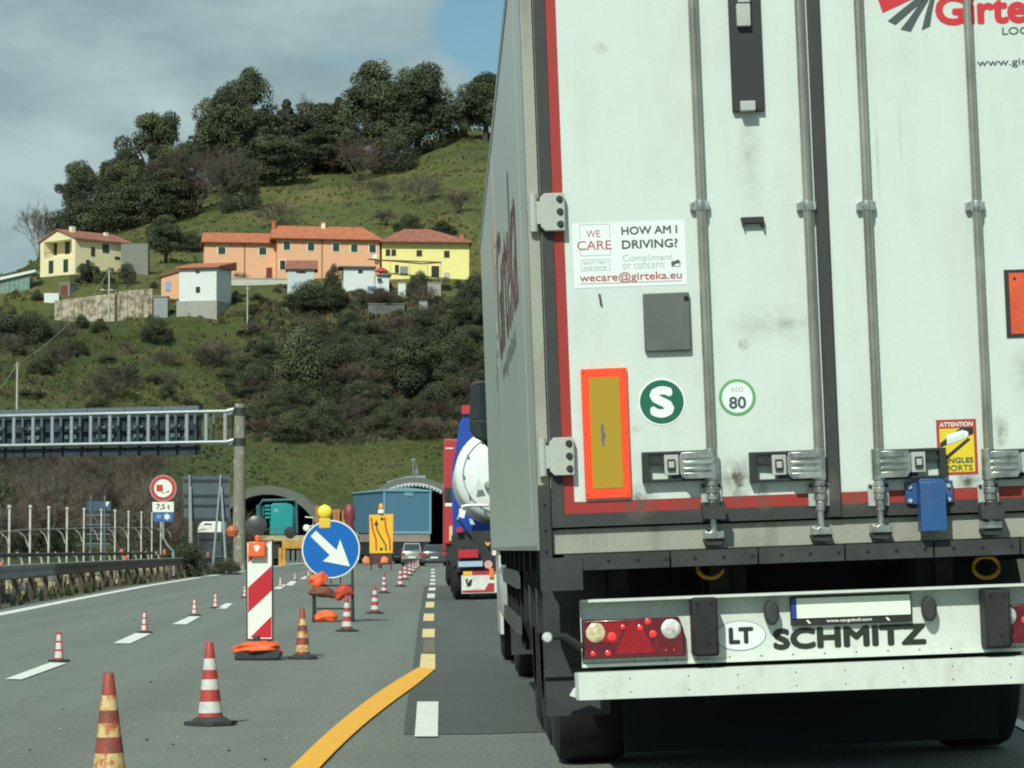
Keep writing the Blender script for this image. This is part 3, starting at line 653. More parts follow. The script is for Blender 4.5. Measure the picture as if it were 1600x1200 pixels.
ub_=b.build('underrun_bar',lorry,bevel=.006)
b=MB(); b.box(x0-.012,x0-.0005,-.03,.08,bz0,bz1,zinc); b.prism([(x0-.04,bz0+.02),(x0-.012,bz0+.01),(x0-.012,bz0+.055),(x0-.02,bz0+.05)],-.03,.03,wb); b.build('bar_end',lorry,bevel=.003)
for sx in (-.95,-.5,.5,.95): b=MB(); b.box(sx-.04,sx+.04,.0855,.16,bz0+.02,SB,under); b.build('bumper_bracket',lorry)
for u0,u1 in ((1085,1123),(1541,1585)):
    b=MB(); c=(u0+u1)/2; v=980 if u0<1300 else 967; cx,cz=P(c,v,-.1); b.box(cx-.056,cx+.056,-.06,.0845,cz-.128,cz+.128,rub)
    rb=b.build('rubber_buffer',lorry,bevel=.012)
    b=MB()
    for dx,dz in ((-.03,.10),(.03,.10),(0.01,-.075)): b.disc(cx+dx,cz+dz,.009,-.0615,-.0601,under,10)
    b.ring(cx,cz+.02,.034,.036,-.0605,rub2,20); b.build('buffer_bolt',rb)
# tail lights
lensr=M('lens_red',(.30,.010,.018),.2,coat=.4,var=.2,vs=60); lensd=M('lens_dark_red',(.13,.010,.018),.25,coat=.4,var=.4,vs=16); clear=M('lens_clear',(.75,.76,.72),.12,.3,var=.35,vs=40,coat=1); ambl=M('lens_amber_clear',(.72,.62,.38),.15,.25,var=.35,vs=40,coat=1); hot=M('lens_spot',(.85,.05,.05),.25,coat=.5)
def tail(cx,cz,s):
    b=MB(); w2=.222
    pts=[(-w2,.086),(w2-.02,.086),(w2,.03),(w2+.004,-.086),(-w2,-.086)]
    b.prism([(cx+s*a,cz+c) for a,c in pts],-.05,-.0005,rub); t=b.build('tail_light',lorry,bevel=.004)
    b=MB(); b.prism([(cx+s*a*.985,cz+c*.96) for a,c in pts],-.062,-.0505,lensd); b.build('lens',t,bevel=.004)
    b=MB(); b.prism([(cx+s*a,cz+c) for a,c in ((-.085,-.068),(.095,-.068),(.025,.07),(-.02,.07))],-.065,-.0625,lensr)
    b.prism([(cx+s*a,cz+c) for a,c in ((-.13,.07),(-.03,.07),(-.075,-.02),(-.15,-.01))],-.064,-.0625,lensr); b.build('reflector',t)
    for a,c,mm,r in ((-.165,.03,ambl,.043),(.165,.035,clear,.043)):
        b=MB(); b.lathe([(0,-.010),(r*.5,-.008),(r*.85,-.004),(r,.0)],(cx+s*a,-.063,cz+c),mm,axis='y',n=24); b.build('lamp_lens',t)
    b=MB()
    for a,c,r in ((-.095,.01,.020),(-.045,.05,.011),(.03,.045,.013),(.085,.015,.017),(-.18,-.062,.011),(-.115,-.062,.013),(.14,-.058,.005),(.175,-.058,.005),(.065,.07,.014)):
        b.lathe([(0,-.003),(r*.6,-.0025),(r,0)],(cx+s*a,-.0655,cz+c),hot,axis='y',n=12)
    b.build('lamp_spot',t)
cx,cz=P(992,998,-.06); tail(cx,cz,1); cx2=-cx; tail(cx2,cz,-1)
# number plate (blank), its frame and lamps
b=MB(); cx,cz=P(1334,951,-.03); b.box(cx-.268,cx+.268,-.028,-.0165,cz-.068,cz+.06,rub); np_=b.build('number_plate_holder',lorry,bevel=.004)
b=MB(); pw=M('plate_blank',(.74,.84,.72),.45); b.box(cx-.240,cx+.262,-.033,-.0285,cz-.036,cz+.052,pw); b.box(cx-.262,cx-.2405,-.033,-.0285,cz-.036,cz+.052,M('plate_blue',(.01,.06,.30),.4)); b.build('number_plate',np_)
b=MB(); b.text('www.cargobull.com',cx-.11,cx+.09,cz-.061,cz-.044,-.0292,stw,.02); 
for dx in (-.19,.16): b.prism([(cx+dx-.01,cz-.045),(cx+dx,cz-.045),(cx+dx+.012,cz-.06),(cx+dx+.002,cz-.06)],-.0295,-.0285,stw)
b.build('plate_lettering',np_)
for u,v in ((1209,958),(1457,952)):
    cx,cz=P(u,v,-.04); b=MB(); b.prism([(cx+.032*math.cos(a),cz+.055*math.sin(a)) for a in [2*math.pi*k/20 for k in range(20)]],-.07,-.0005,rub2); b.build('plate_lamp',lorry,bevel=.012)
b=MB(); cx,cz=P(1160,994); b.disc(cx,cz,.066,-.0022,-.0005,M('oval_line',(.16,.20,.24),.5),40,rx=.113); b.disc(cx,cz,.063,-.0032,-.0023,stwc,40,rx=.110); b.text('LT',cx-.052,cx+.058,cz-.037,cz+.037,-.0042,M('text_black',(.02,.025,.02),.5),.055); b.build('country_oval',lorry,label='oval sticker with the letters LT')
b=MB(); x0,z0=P(1212,1016); b.text('SCHMITZ',x0,x0+242*k_,z0-.003,z0+.092,-.0025,MATS['text_black'],.055); b.build('bumper_lettering',lorry)
b=MB(); q=p_fl=F.p(845,900,.4); b.box(-1.285,-1.0,.36,.38,F.p(880,1118,.38)[1],SB-.05,rub2); b.box(-1.29,-.99,.34,.359,F.p(880,1050,.38)[1]-.02,F.p(880,1050,.38)[1]+.02,rub2); b.build('mudflap',lorry)
# side marker lamp on its arm
b=MB(); q=F.l(857,996,-.02); p2=F.l(908,1012,.02); p1=F.l(878,993,.0); b.tube([q,(p1.x-.02,-.01,q.z+.003),(p1.x+.01,0,q.z),(p2.x,.02,p2.z)],[.014,.016,.018,.02],rub,8)
ma=b.build('marker_arm',lorry); b=MB(); b.lathe([(0,-.02),(.018,-.018),(.024,-.006),(.022,.004),(0,.006)],(q.x-.005,-.022,q.z),M('marker_lens',(.55,.6,.58),.3),axis='y',n=18); b.build('marker_lamp',ma)
for o in lorry.children:
    if o.name.split('.')[0] in ('bumper_panel','tail_light','number_plate_holder','plate_lamp','country_oval','bumper_lettering','bumper_bracket'): o.location.y+=.085
# mudflaps, mudguards, wheels, chassis
wheels=[(2.2,-1),(3.51,-1),(4.82,-1),(2.2,1),(3.51,1),(4.82,1)]
for i,(wy,s) in enumerate(wheels):
    x0,x1=sorted((s*(1.215 if s<0 else 1.13),s*.80)); b=MB(); xc=(x0+x1)/2
    b.lathe([(.27,-.19),(.44,-.188),(.495,-.165),(.515,-.12),(.515,.12),(.495,.165),(.44,.188),(.27,.19)],(xc,wy,.52),tyre,axis='x',n=36); wh=b.build('wheel',lorry)
    b=MB(); b.lathe([(0,s*.06),(.10,s*.08),(.12,s*.03),(.22,s*.04),(.26,s*.15),(.275,s*.17)],(xc,wy,.52),M('rim_silver',(.5,.52,.5),.4,.7),axis='x',n=28); b.build('rim',wh)
    b=MB(); n=14; pr=[(.60*math.cos(R_(a)),.60*math.sin(R_(a))) for a in [10+160*k/n for k in range(n+1)]]
    pi=[(.585*math.cos(R_(a)),.585*math.sin(R_(a))) for a in [10+160*k/n for k in range(n+1)]]
    b.prism([(wy+a,.55+c) for a,c in pr]+[(wy+a,.55+c) for a,c in pi[::-1]],x0-.02,x1+.02,rub2,mp=lambda a,c,d:(d,a,c)); b.build('mudguard',lorry)
b=MB(); 
for s in (-1,1): b.box(s*.42-.04,s*.42+.04,.2,12.6,.72,SB-.001,under)
for wy in (2.2,3.51,4.82): b.tube([(-.85,wy,.52),(.85,wy,.52)],.075,under,10)
for k in range(10): b.box(-1.25,1.25,.6+k*1.25,.68+k*1.25,SB-.1,SB+.018,under)
b.box(-1.22,-.9,5.9,7.0,.45,1.0,under); b.box(.5,1.2,5.9,8.0,.4,1.0,under); b.box(-.5,.5,1.0,1.1,.35,1.0,under); b.box(-.8,.8,5.5,5.6,.3,1.0,under)
b.build('chassis',lorry)
b=MB(); b.box(-.88,.95,1.40,1.42,.10,SB-.02,under); b.build('shade_sheet',lorry)  # added near-black sheet behind the axles, stands in for deep shade under the trailer
b=MB(); 
for z in (.55,.85): b.box(-1.27,-1.245,5.75,10.2,z,z+.11,M('side_guard',(.07,.08,.075),.6,.2))
for k in range(4): b.box(-1.244,-1.2,5.9+k*1.35,5.96+k*1.35,.5,SB,under)
b.build('side_guard',lorry)
b=MB(); b.box(-1.245,-1.18,.28,1.42,1.0,SB+.01,under); b.build('guard_strut',lorry)
# refrigeration unit and tractor unit
b=MB(); b.box(-1.0,1.0,13.6,13.95,2.2,3.9,white); b.build('cooling_unit',lorry,bevel=.04)
cabw=M('cab_white',(.80,.82,.80),.25,coat=.6)
b=MB(); b.box(-1.25,1.25,14.35,16.6,1.05,3.55,cabw); b.prism([(14.5,3.55),(16.2,3.55),(15.6,3.95),(14.5,3.98)],-1.15,1.15,cabw,mp=lambda a,c,d:(d,a,c)); cab=b.build('cab',lorry,bevel=.08)
b=MB(); b.box(-1.285,-1.2505,14.05,14.6,1.05,2.65,cabw); b.build('side_deflector',cab)
b=MB(); b.box(-1.255,-1.2505,15.4,16.3,2.0,2.75,M('cab_glass',(.02,.03,.035),.05,coat=1)); b.build('side_window',cab)
for wy,s in ((11.9,-1),(11.9,1),(15.6,-1),(15.6,1)):
    xc=s*(1.0 if wy<12 else 1.05); b=MB(); b.lathe([(.28,-.16),(.45,-.158),(.50,-.13),(.515,-.09),(.515,.09),(.50,.13),(.45,.158),(.28,.16)],(xc,wy,.52),tyre,axis='x',n=32); wh=b.build('wheel',lorry)
    b=MB(); b.lathe([(0,s*.1),(.1,s*.12),(.12,s*.06),(.24,s*.08),(.29,s*.14)],(xc,wy,.52),M('rim_silver',(0,0,0)),axis='x',n=24); b.build('rim',wh)
b=MB(); b.box(-1.2,-.86,11.25,11.27,.22,.98,rub2); b.box(-1.22,-.84,11.2,12.6,1.0,1.03,rub2); b.build('mudflap',lorry)
b=MB(); b.box(-1.25,-.75,12.75,14.0,.45,.98,M('tank_alu',(.62,.66,.64),.3,.6)); b.build('fuel_tank',lorry,bevel=.12)
b=MB(); b.prism([(-.1,.3),(1.2,.3),(1.2,1.05),(-.3,1.05)],-1.23,-1.2,cabw,mp=lambda a,c,d:(d,14.4+a,c)); b.build('side_skirt',lorry)
# the big wing mirror that shows past the trailer
ym=15.7
def mp_(u,v): return F.p(u,v,ym)
b=MB(); p=[mp_(*q) for q in ((735,600),(742,595),(760,594),(764,600),(765,683),(760,692),(742,683),(734,670))]
b.prism(p,ym,ym+.2,blk); mr=b.build('wing_mirror',lorry,bevel=.02)
glass=M('mirror_glass',(.10,.12,.13),.06,.9)
b=MB(); b.prism([mp_(*q) for q in ((736.5,603),(742,599),(759,598),(762.5,603),(762.5,654),(736.5,655))],ym-.008,ym-.001,glass)
b.prism([mp_(*q) for q in ((735.5,660),(762.5,659),(762.5,683),(758,688),(743,681),(736.5,670))],ym-.008,ym-.001,glass); b.build('mirror_glass',mr)
b=MB(); a1=Vector((*mp_(756,690),)) ; p0=F.l(757,690,ym+.05); p1=F.l(768,701,ym+.1); b.tube([p0,p1,(-1.2,ym+.12,p1.z-.03)],.022,blk,8); p0=F.l(757,606,ym+.1); b.tube([p0,(-1.2,ym+.12,p0.z+.05)],.022,blk,8); b.build('mirror_arm',mr)
# ---------------------------------------------------------------- works signs on the closed lane
dkst=M('frame_dark_steel',(.035,.04,.042),.55,.3); orr=M('bag_orange',(.80,.12,.03),.6,var=.12,vs=7,bump=.5,bs=12); bagd=M('bag_brown',(.16,.06,.035),.8,var=.3,vs=6,bump=.6,bs=9)
swh=M('sign_white',(.76,.80,.74),.4); sred=M('sign_red',(.50,.02,.035),.4); syel=M('sign_yellow',(.80,.47,.035),.4); sblue=M('sign_blue',(.006,.13,.47),.35); sblk=M('sign_black',(.02,.022,.02),.5)
lampy=M('lamp_yellow',(.85,.72,.06),.25,coat=.5); lampo=M('lamp_orange_case',(.85,.13,.03),.4,coat=.3); galv=M('galvanised_post',(.40,.45,.44),.45,.55,var=.15,vs=6)
def bag(name,parent,cx,y,cz,w,h,d,m,seed,rot=0):
    r=random.Random(seed); b=MB(); n=30; pr=[]
    vs=[];fs=[]; R2=18
    for i in range(R2+1):
        ph=math.pi*i/R2
        for k in range(n):
            a=2*math.pi*k/n; q=Vector((math.sin(ph)*math.cos(a),math.sin(ph)*math.sin(a),math.cos(ph)))
            q=Vector([math.copysign(abs(c)**.75,c) for c in q]); f=1+.28*noise.noise(q*1.5+Vector((seed,0,0)))-.13*abs(noise.noise(q*3.2+Vector((0,seed,0))))
            p=Vector((q.x*w/2*f,q.y*d/2*f,q.z*h/2*f-.25*h*q.x*q.x)); p.rotate(Matrix.Rotation(rot,3,'Y')); vs.append((p.x+cx,p.y+y,p.z+cz))
    for i in range(R2):
        for k in range(n): a=i*n+k;c=i*n+(k+1)%n; fs.append((a,a+n,c+n,c))
    b.add(vs,fs,m); return b.build(name,parent)
# striped marker panel
g0=gnd(405,1031); S=Fr(g0); t=thing('striped_marker_panel','tall red and white striped panel with a round lamp on a black rubber foot','marker panel',g0)
p=lambda u,v,y=0.: S.p(u,v,y)
b=MB(); b.prism([p(384.5,846),p(427,843),p(427.5,1001),(p(385.5,1001))],-.012,.012,sblk); pn=b.build('panel',t)
b=MB(); b.prism([p(386.5,848),p(424.5,845),p(425,998),p(387.5,998)],-.016,-.0125,swh)
for q in ([(387.8,957),(387.8,918),(424.3,884),(424.8,922.5)],[(391,996),(424.3,962.5),(424.3,996)],[(387.5,866),(405,862),(388,879)],[(410,846),(423.5,846),(411,851)]):
    b.prism([p(*c) for c in q],-.0185,-.0165,sred)
b.build('striped_face',pn,label='white face with slanting red stripes')
b=MB(); x0,z0=p(402,858); b.box(x0-.085,x0+.085,-.09,-.019,z0-.08,z0+.075,lampo); b.box(x0-.02,x0+.03,-.08,-.02,z0+.0755,z0+.14,lampo); lb_=b.build('lamp_case',t,bevel=.012)
b=MB(); b.prism([(x0-.035,z0+.03),(x0+.0,z0+.045),(x0+.035,z0+.03),(x0+.02,z0-.01),(x0,z0-.03),(x0-.02,z0-.01)],-.0925,-.0905,swh); b.build('lamp_badge',lb_)
b=MB(); x1,z1=p(400.5,822); b.lathe([(0,-.05),(.06,-.045),(.1,-.03),(.108,0),(.108,.03),(.1,.045),(0,.05)],(x1,-.03,z1),M('lamp_dark_lens',(.055,.06,.062),.35,var=.2,vs=30),axis='y',n=32); b.build('lamp_disc',t)
b=MB(); xa,za=p(368,1036); xb,_=p(440,1034); b.prism([(xa,0),(xb-.05,0),(xb,.03),(xb,.09),(xb-.04,.125),(xa+.04,.105),(xa,.06)],-.16,.18,rub2); b.box(x0-.04,x0+.04,-.03,.03,.1,.25,dkst); b.build('foot',t,bevel=.02)
x2,z2=p(400,1011,-.05); o=bag('sand_bag',None,x2,-.02,z2-.0,.53,.115,.36,orr,3,R_(-3)); o.location=g0
tag(o,'orange sand bag draped over the black foot of the striped panel','sandbag')
for v in o.data.vertices: pass
# blue arrow sign
g0=gnd(520,972); S=Fr(g0); t=thing('arrow_sign','round blue sign with a white arrow on a dark folding frame with yellow lamp','road sign',g0); K=g0.y/FPX
cx,cz=p(517,858)
b=MB(); b.disc(cx,cz,45.3*K,-.03,-.012,swh,48); b.disc(cx,cz,43.2*K,-.033,-.0305,sblue,48); sd=b.build('sign_disc',t)
b=MB(); b.prism([p(485.5,838),p(493.8,829.3),p(526,859.5),p(531.5,843),p(547,885),p(504.5,876.8),p(515.5,867.5)],-.0365,-.0335,swh); b.build('arrow',sd)
b=MB(); xl_,_=p(490,900); xr_,_=p(550.5,900)
for x in (xl_,xr_): b.box(x-.018,x+.018,-.01,.012,0,cz+.1,dkst); b.tube([(x,.02,cz-.1),(x*1.0,.75,.02)],.014,dkst,6)
for v in (915,951): z=p(500,v)[1]; b.box(xl_+.0185,xr_-.0185,-.008,.01,z-.015,z+.015,dkst)
for u in (517,532): x=p(u,905)[0]; b.box(x-.01,x+.01,-.006,.008,p(u,914)[1]+.016,cz-.05,dkst)
for x in (xl_,xr_): b.box(x-.02,x+.02,-.2,.85,-.002,.028,dkst)
b.build('folding_frame',t)
b=MB(); x1,z1=p(507.5,800); b.lathe([(0,-.06),(.06,-.055),(.10,-.03),(.112,0),(.112,.03),(.1,.055),(0,.06)],(x1,-.0,z1),lampy,axis='y',n=28); b.lathe([(0,.1),(.02,.1),(.02,.12),(0,.12)],(x1,0,z1),lampy,n=10); lm=b.build('warning_lamp',t)
b=MB(); b.box(x1-.09,x1+.09,-.04,.04,z1-.25,z1-.1,M('lamp_case_yellow',(.75,.5,.06),.5)); b.build('lamp_case',lm,bevel=.01)
for (u,v,w,h,mm,sd_,ro) in ((499,905,.22,.28,orr,5,.9),(505,924,.42,.16,bagd,8,.15),(536,924,.28,.2,M('bag_red',(.50,.06,.03),.6,var=.25,vs=7,bump=.5,bs=12),11,-.45),(510,962,.36,.17,orr,14,0)):
    q=p(u,v,-.03); o=bag('sand_bag',None,q[0],-.03,q[1],w,h,.17,mm,sd_,ro); o.location=g0
    tag(o,{5:'crumpled orange bag hanging at the upper left of the blue arrow sign frame',8:'dirty brown bag slung low across the blue arrow sign frame',11:'red orange bag hanging at the right of the blue arrow sign frame',14:'bright orange bag on the lowest rail under the blue arrow sign'}[sd_],'sandbag')
# yellow diversion sign
g0=gnd(595,891); S=Fr(g0); t=thing('diversion_sign','yellow upright board with red lane lines and a black arrow, amber lamp on top','road sign',g0)
b=MB(); b.prism([p(577,804.5),p(614.5,803),p(613.5,864),p(577.5,864.5)],-.03,.03,syel); bd=b.build('sign_board',t)
def stroke(b,pts,w,y,m):
    q=[Vector(p(*c)) for c in pts]; L_=[];R2=[]
    for i,a in enumerate(q):
        d=(q[min(i+1,len(q)-1)]-q[max(i-1,0)]).normalized(); nn=Vector((-d.y,d.x))*w/2; L_.append(a+nn); R2.append(a-nn)
    for i in range(len(q)-1): b.add([(c.x,y,c.y) for c in (L_[i],L_[i+1],R2[i+1],R2[i])],[(0,1,2,3)],m); b.add([(c.x,y+.0006,c.y) for c in (L_[i],L_[i+1],R2[i+1],R2[i])],[(3,2,1,0)],m)
b=MB()
c4=lambda l:[(a/4+380,c/4+680) for a,c in l]
stroke(b,c4([(800,515),(810,590),(830,650),(832,722)]),.09,-.034,M('sign_line_red',(.55,.03,.02),.5)); stroke(b,c4([(885,515),(893,590),(915,650),(918,722)]),.09,-.034,MATS['sign_line_red'])
stroke(b,c4([(832,560),(838,595),(892,690),(892,722)]),.075,-.036,sblk); b.prism([p(*q) for q in c4([(818,563),(833,528),(846,563)])],-.037,-.035,sblk)
for q in ((868,524),(863,712)): cc=p(*c4([q])[0]); b.disc(cc[0],cc[1],.09,-.037,-.035,sblk,10)
b.build('sign_graphics',bd)
b=MB(); x1,z1=p(595.5,792); b.lathe([(0,-.14),(.14,-.12),(.15,.0),(.12,.12),(.05,.2),(0,.2)],(x1,0,z1),M('lamp_amber',(.80,.30,.05),.3,coat=.4),n=18); lm=b.build('warning_lamp',t); b=MB(); b.lathe([(0,-.35),(.19,-.34),(.17,-.2),(.13,-.145),(0,-.145)],(x1,0,z1),swh,n=18); b.build('lamp_base',lm)
b=MB(); brn=M('frame_brown',(.09,.035,.028),.7,var=.2,vs=5)
for u in (580,611): x=p(u,880)[0]; b.box(x-.03,x+.03,-.02,.02,0,p(u,864)[1],brn); b.tube([(x,.0,1.2),(x,.8,.02)],.025,brn,6)
b.box(p(577,870)[0],p(613,870)[0],.0201,.05,p(590,882)[1],p(590,866)[1],brn); x=p(594,880)[0]; b.box(x-.12,x+.12,-.025,.019,.1,.8,brn)
b.build('sign_frame',t)
for u,v,s_,lab in ((572,875,21,'dusty orange bag at the left foot of the yellow board'),(601,875,24,'orange bag at the right foot of the yellow board')):
    q=p(u,v,-.2); o=bag('sand_bag',None,q[0],-.2,q[1],.42,.42,.3,M('bag_orange_dusty',(.75,.26,.12),.7,var=.2,vs=5,bump=.4,bs=9),s_); o.location=g0; tag(o,lab,'sandbag')
# ---------------------------------------------------------------- cones
cred=dirty('cone_red',(.44,.045,.04),(.16,.08,.05),.7,.55,(2,2,2),7,.45,.7,.1); cwh=dirty('cone_white',(.62,.66,.64),(.25,.22,.18),.6,.5,(2,2,2),9,.45,.7,.1)
credw=dirty('cone_red_worn',(.42,.06,.04),(.14,.06,.04),.9,.6,(2,2,2),9,.38,.6,.2); ccr=dirty('cone_cream_worn',(.64,.52,.24),(.40,.10,.04),1.0,.6,(2,2,1),12,.47,.58,.2)
cblk=M('cone_foot',(.035,.04,.04),.8,var=.25,vs=9)
def cone_big(label,r,wmat):
    t=thing('traffic_cone',label,'traffic cone',(0,0,0),group='tall striped cones')
    z=[.045,.075,.145,.22,.285,.345,.415,.515]; rad=lambda h:.079-(h-.045)/.47*(.079-.024)
    b=MB(); mm=[r,wmat,r,wmat,r,wmat,r]; 
    prof=[(rad(h),h) for h in z]+[(.020,.521),(.0,.521)]; b.lathe(prof,(0,0,0),mm+[r,r],n=28); b.build('cone_body',t)
    b=MB(); n=8
    b.prism([(.155*math.cos(R_(45*k+22.5))*1.08,.155*math.sin(R_(45*k+22.5))*1.08) for k in range(8)],0,.022,cblk,mp=lambda a,c,d:(a,c,d))
    b.lathe([(.125,.0225),(.105,.04),(.082,.05),(.0,.05)],(0,0,0),cblk,n=24); b.build('rubber_foot',t); return t
def cone_small(label):
    t=thing('small_cone',label,'traffic cone',(0,0,0),group='small cones along the far lane dashes')
    z=[.02,.035,.10,.12,.185,.205,.265,.29]; rad=lambda h:.046-(h-.02)/.27*(.046-.024)
    b=MB(); b.lathe([(rad(h),h) for h in z]+[(0,.292)],(0,0,0),[cred,cwh,cred,cwh,cred,cwh,cred,cred],n=24); 
    for a in (R_(-25),R_(-155),R_(90)):
        ca,sa=math.cos(a),math.sin(a); b.tube([(ca*.047,sa*.047,.02),(ca*.025,sa*.025,.29)],.007,cred,6)
    b.build('cone_body',t)
    b=MB(); b.prism([(.1*math.cos(R_(45*k+22.5))*1.08,.1*math.sin(R_(45*k+22.5))*1.08) for k in range(8)],0,.018,cblk,mp=lambda a,c,d:(a,c,d)); b.lathe([(.07,.0182),(.05,.024),(0,.024)],(0,0,0),cblk,n=20); b.build('rubber_foot',t); return t
cA=cone_big('tall red and white cone with clean stripes, standing alone left of the yellow line',cred,cwh)
cB=cone_big('worn red and cream cone cut off by the bottom edge',credw,ccr)
def put(o,u,v,first,label=None,sc=1.0,tilt=(0,0)):
    q=gnd(u,v); q.z=zroad(q.x)+.004; rot=(R_(tilt[0]),R_(tilt[1]),rnd.uniform(-.5,.5))
    if first: o.location=q; o.rotation_euler=rot; o.scale=(sc,)*3; return o
    return copy_tree(o,q,rot,label,None,sc)
put(cA,329,1133,True,sc=1.0,tilt=(0,-1.2)); put(cB,171,1226,True,sc=1.0,tilt=(0,-1))
put(cB,473,1030,False,'grimy red and cream cone just right of the striped panel',.98,(0,-.8))
put(cA,542,987,False,'dull red and grey cone at the right leg of the blue arrow sign',.93,(0,-.5))
put(cA,585.5,959,False,'bright cone right of the blue arrow sign, first of the row towards the tunnel',.96)
put(cA,600,927,False,'cone in the row, next behind the first one right of the blue arrow sign')
for i,(u,v,s) in enumerate(((625.5,917,1.15),(633,906,1.15),(640,899.5,1.15),(645.5,894,1.1),(650,890,1.1),(653.5,886.5,1.1),(656.5,884,1.05),(659,882,1.0))):
    c=put(cA,u,v,False,['third cone of the row leading to the tunnel, the first of its tight cluster','fourth cone of the row leading to the tunnel','fifth cone of the row leading to the tunnel, before the white car','sixth cone of the row leading to the tunnel','seventh cone of the row leading to the tunnel','eighth cone of the row leading to the tunnel','ninth cone of the row, near the grey car','farthest cone of the row, at the grey car'][i],s)
cS=cone_small('small red and white cone on the nearest dash of the far lane, leftmost of all')
sm=[(92,1034,None),(226,989,'small cone at the end of the second dash from the left'),(304,962,'small dark topped cone at the third dash, left of the striped panel'),(337,950.5,'small cone at the near end of the fourth dash, left of the striped panel'),(382,934,'small cone half hidden behind the striped panel'),
    (438,916.5,'small cone between the striped panel and the blue arrow sign, nearest of three'),(461,907,'middle one of three small cones between striped panel and blue arrow sign'),(482,901.5,'small cone partly behind the left rim of the blue arrow sign'),(507,893,'small cone in line behind the blue arrow sign')]
for i,(u,v,l) in enumerate(sm): put(cS,u,v,i==0,l,1.0)
# ---------------------------------------------------------------- guard rail
rails=M('rail_galvanised',(.15,.18,.20),.45,.5,var=.25,vs=2); railr=M('rail_rusty',(.085,.065,.055),.75,.2,var=.35,vs=3)
def gpath(y): return lerp_tab(etab,y)-.85
t=thing('guard_rail','low steel guard rail along the far left edge, blue grey then rusty brown','guard rail',(gpath(60),60,0)); ox,oy=gpath(60),60
prof=[(0,.0),(.04,.03),(.04,.09),(0,.12),(0,.17),(.04,.20),(.04,.26),(0,.29)]
def beam(y0,y1,m):
    b=MB(); ys=[y0+(y1-y0)*k/10 for k in range(11)]; vs=[];n=len(prof)*2
    for y in ys:
        x=gpath(y); d=.0
        for a,c in prof: vs.append((x+a-ox,y-oy,.50+c))
        for a,c in prof[::-1]: vs.append((x+a-.008-ox,y-oy,.50+c))
    b.add(vs,[(i*n+k,i*n+(k+1)%n,(i+1)*n+(k+1)%n,(i+1)*n+k) for i in range(10) for k in range(n)]+[tuple(range(n))[::-1],tuple(range(10*n,11*n))],m); return b.build('rail_beam',t)
for a,c,m in ((30,45,rails),(45.05,67,rails),(67.05,90,railr),(90.05,115,railr),(115.05,145,railr)): beam(a,c,m)
for k in range(34):
    y=34+k*3.2; x=gpath(y)-.09-ox; b=MB(); b.box(x-.06,x+.06,y-oy-.04,y-oy+.04,-.02,.76,railr); b.box(x+.0605,x+.082,y-oy-.05,y-oy+.05,.5,.78,rails); b.build('rail_post',t)
b=MB(); b.tube([(gpath(y)-.35-ox,y-oy,1.0) for y in range(34,108,6)],.045,railr,8); b.build('upper_rail',t)
b=MB(); b.tube([(gpath(y)+.02-ox,y-oy,.795) for y in range(34,150,6)],.012,M('rail_top_edge',(.45,.50,.52),.4,.5),5); b.build('rail_edge',t)
# small rubble wall behind the rail
rubw=M('rubble_stone',(.34,.28,.16),.9,var=.45,vs=3,bump=.6,bs=8); rubg=M('rubble_grey',(.16,.17,.15),.9,var=.4,vs=3)
b=MB(); ox2=gpath(60)-.6
for k in range(150):
    y=33+k*.75+rnd.uniform(-.2,.2); x=gpath(y)-.65+rnd.uniform(-.05,.05)-ox2; w_=rnd.uniform(.3,.62)
    if k%8==5: continue
    zt_=0
    for j in range(rnd.choice((1,2,2,3))):
        h=rnd.uniform(.14,.24); b.box(x-.15,x+.15+rnd.uniform(-.04,.04),y-60-w_/2,y-60+w_/2,zt_-.03*(j==0),zt_+h-.012,rubw if rnd.random()<.65 else rubg); zt_+=h
o=b.build('rubble_wall',bevel=.02); o.location=(ox2,60,0); tag(o,'low broken wall of yellowish rubble blocks behind the guard rail','wall')
# tall white fence posts with slanted struts
polem=M('pole_white',(.50,.55,.52),.6,var=.2,vs=8); strm=M('strut_pale',(.50,.50,.42),.7,var=.3,vs=6)
pxs=[(-46,787),(-16,787.5),(15,789),(47.5,789),(76.5,791),(105,792.5),(131.5,793.5),(158.5,795),(180,796),(201,798),(221,799),(237.5,801),(251.5,803)]
def behind(u,off):
    Y_=40.
    while at(u,860,Y_).x>gpath(Y_)-off and Y_<200: Y_+=.2
    return Y_
Ys=[]
for u_,v_ in pxs:
    Y_=40.
    while at(u_,860,Y_).x>gpath(Y_)-1.05 and Y_<160: Y_+=.2
    Ys.append(Y_)
q0=at(15,860,Ys[2]); t=thing('post_fence','row of tall pale posts with slanting struts behind the guard rail','fence',(q0.x,q0.y,0))
tops=[]
for (u,v),Y in zip(pxs,Ys):
    q=at(u,v,Y); x,y=q.x-q0.x,q.y-q0.y; tops.append((x,y,q.z))
    b=MB(); b.lathe([(.029,-.05),(.029,q.z-.08),(.05,q.z-.07),(.05,q.z-.01),(.028,q.z),(0,q.z)],(x,y,0),polem,n=10); b.build('post',t)
    b=MB(); b.tube([(x+.10,y+.5,1.05),(x+.2,y+.5,.9),(x+.3,y+.5,.5),(x+.32,y+.5,.0)],.042,strm,6); b.build('strut',t)
b=MB(); 
for dz in (.62,): b.tube([(x-.03,y,z-dz) for x,y,z in tops],.012,strm,5)
b.build('top_wire',t)
for x,y,z in tops: b=MB(); b.tube([(x,y+.02,z-.62),(x+.15,y+.4,z-.62),(x+.3,y+.5,z-.75),(x+.38,y+.5,z-1.0)],.014,strm,5); b.build('bent_rod',t)
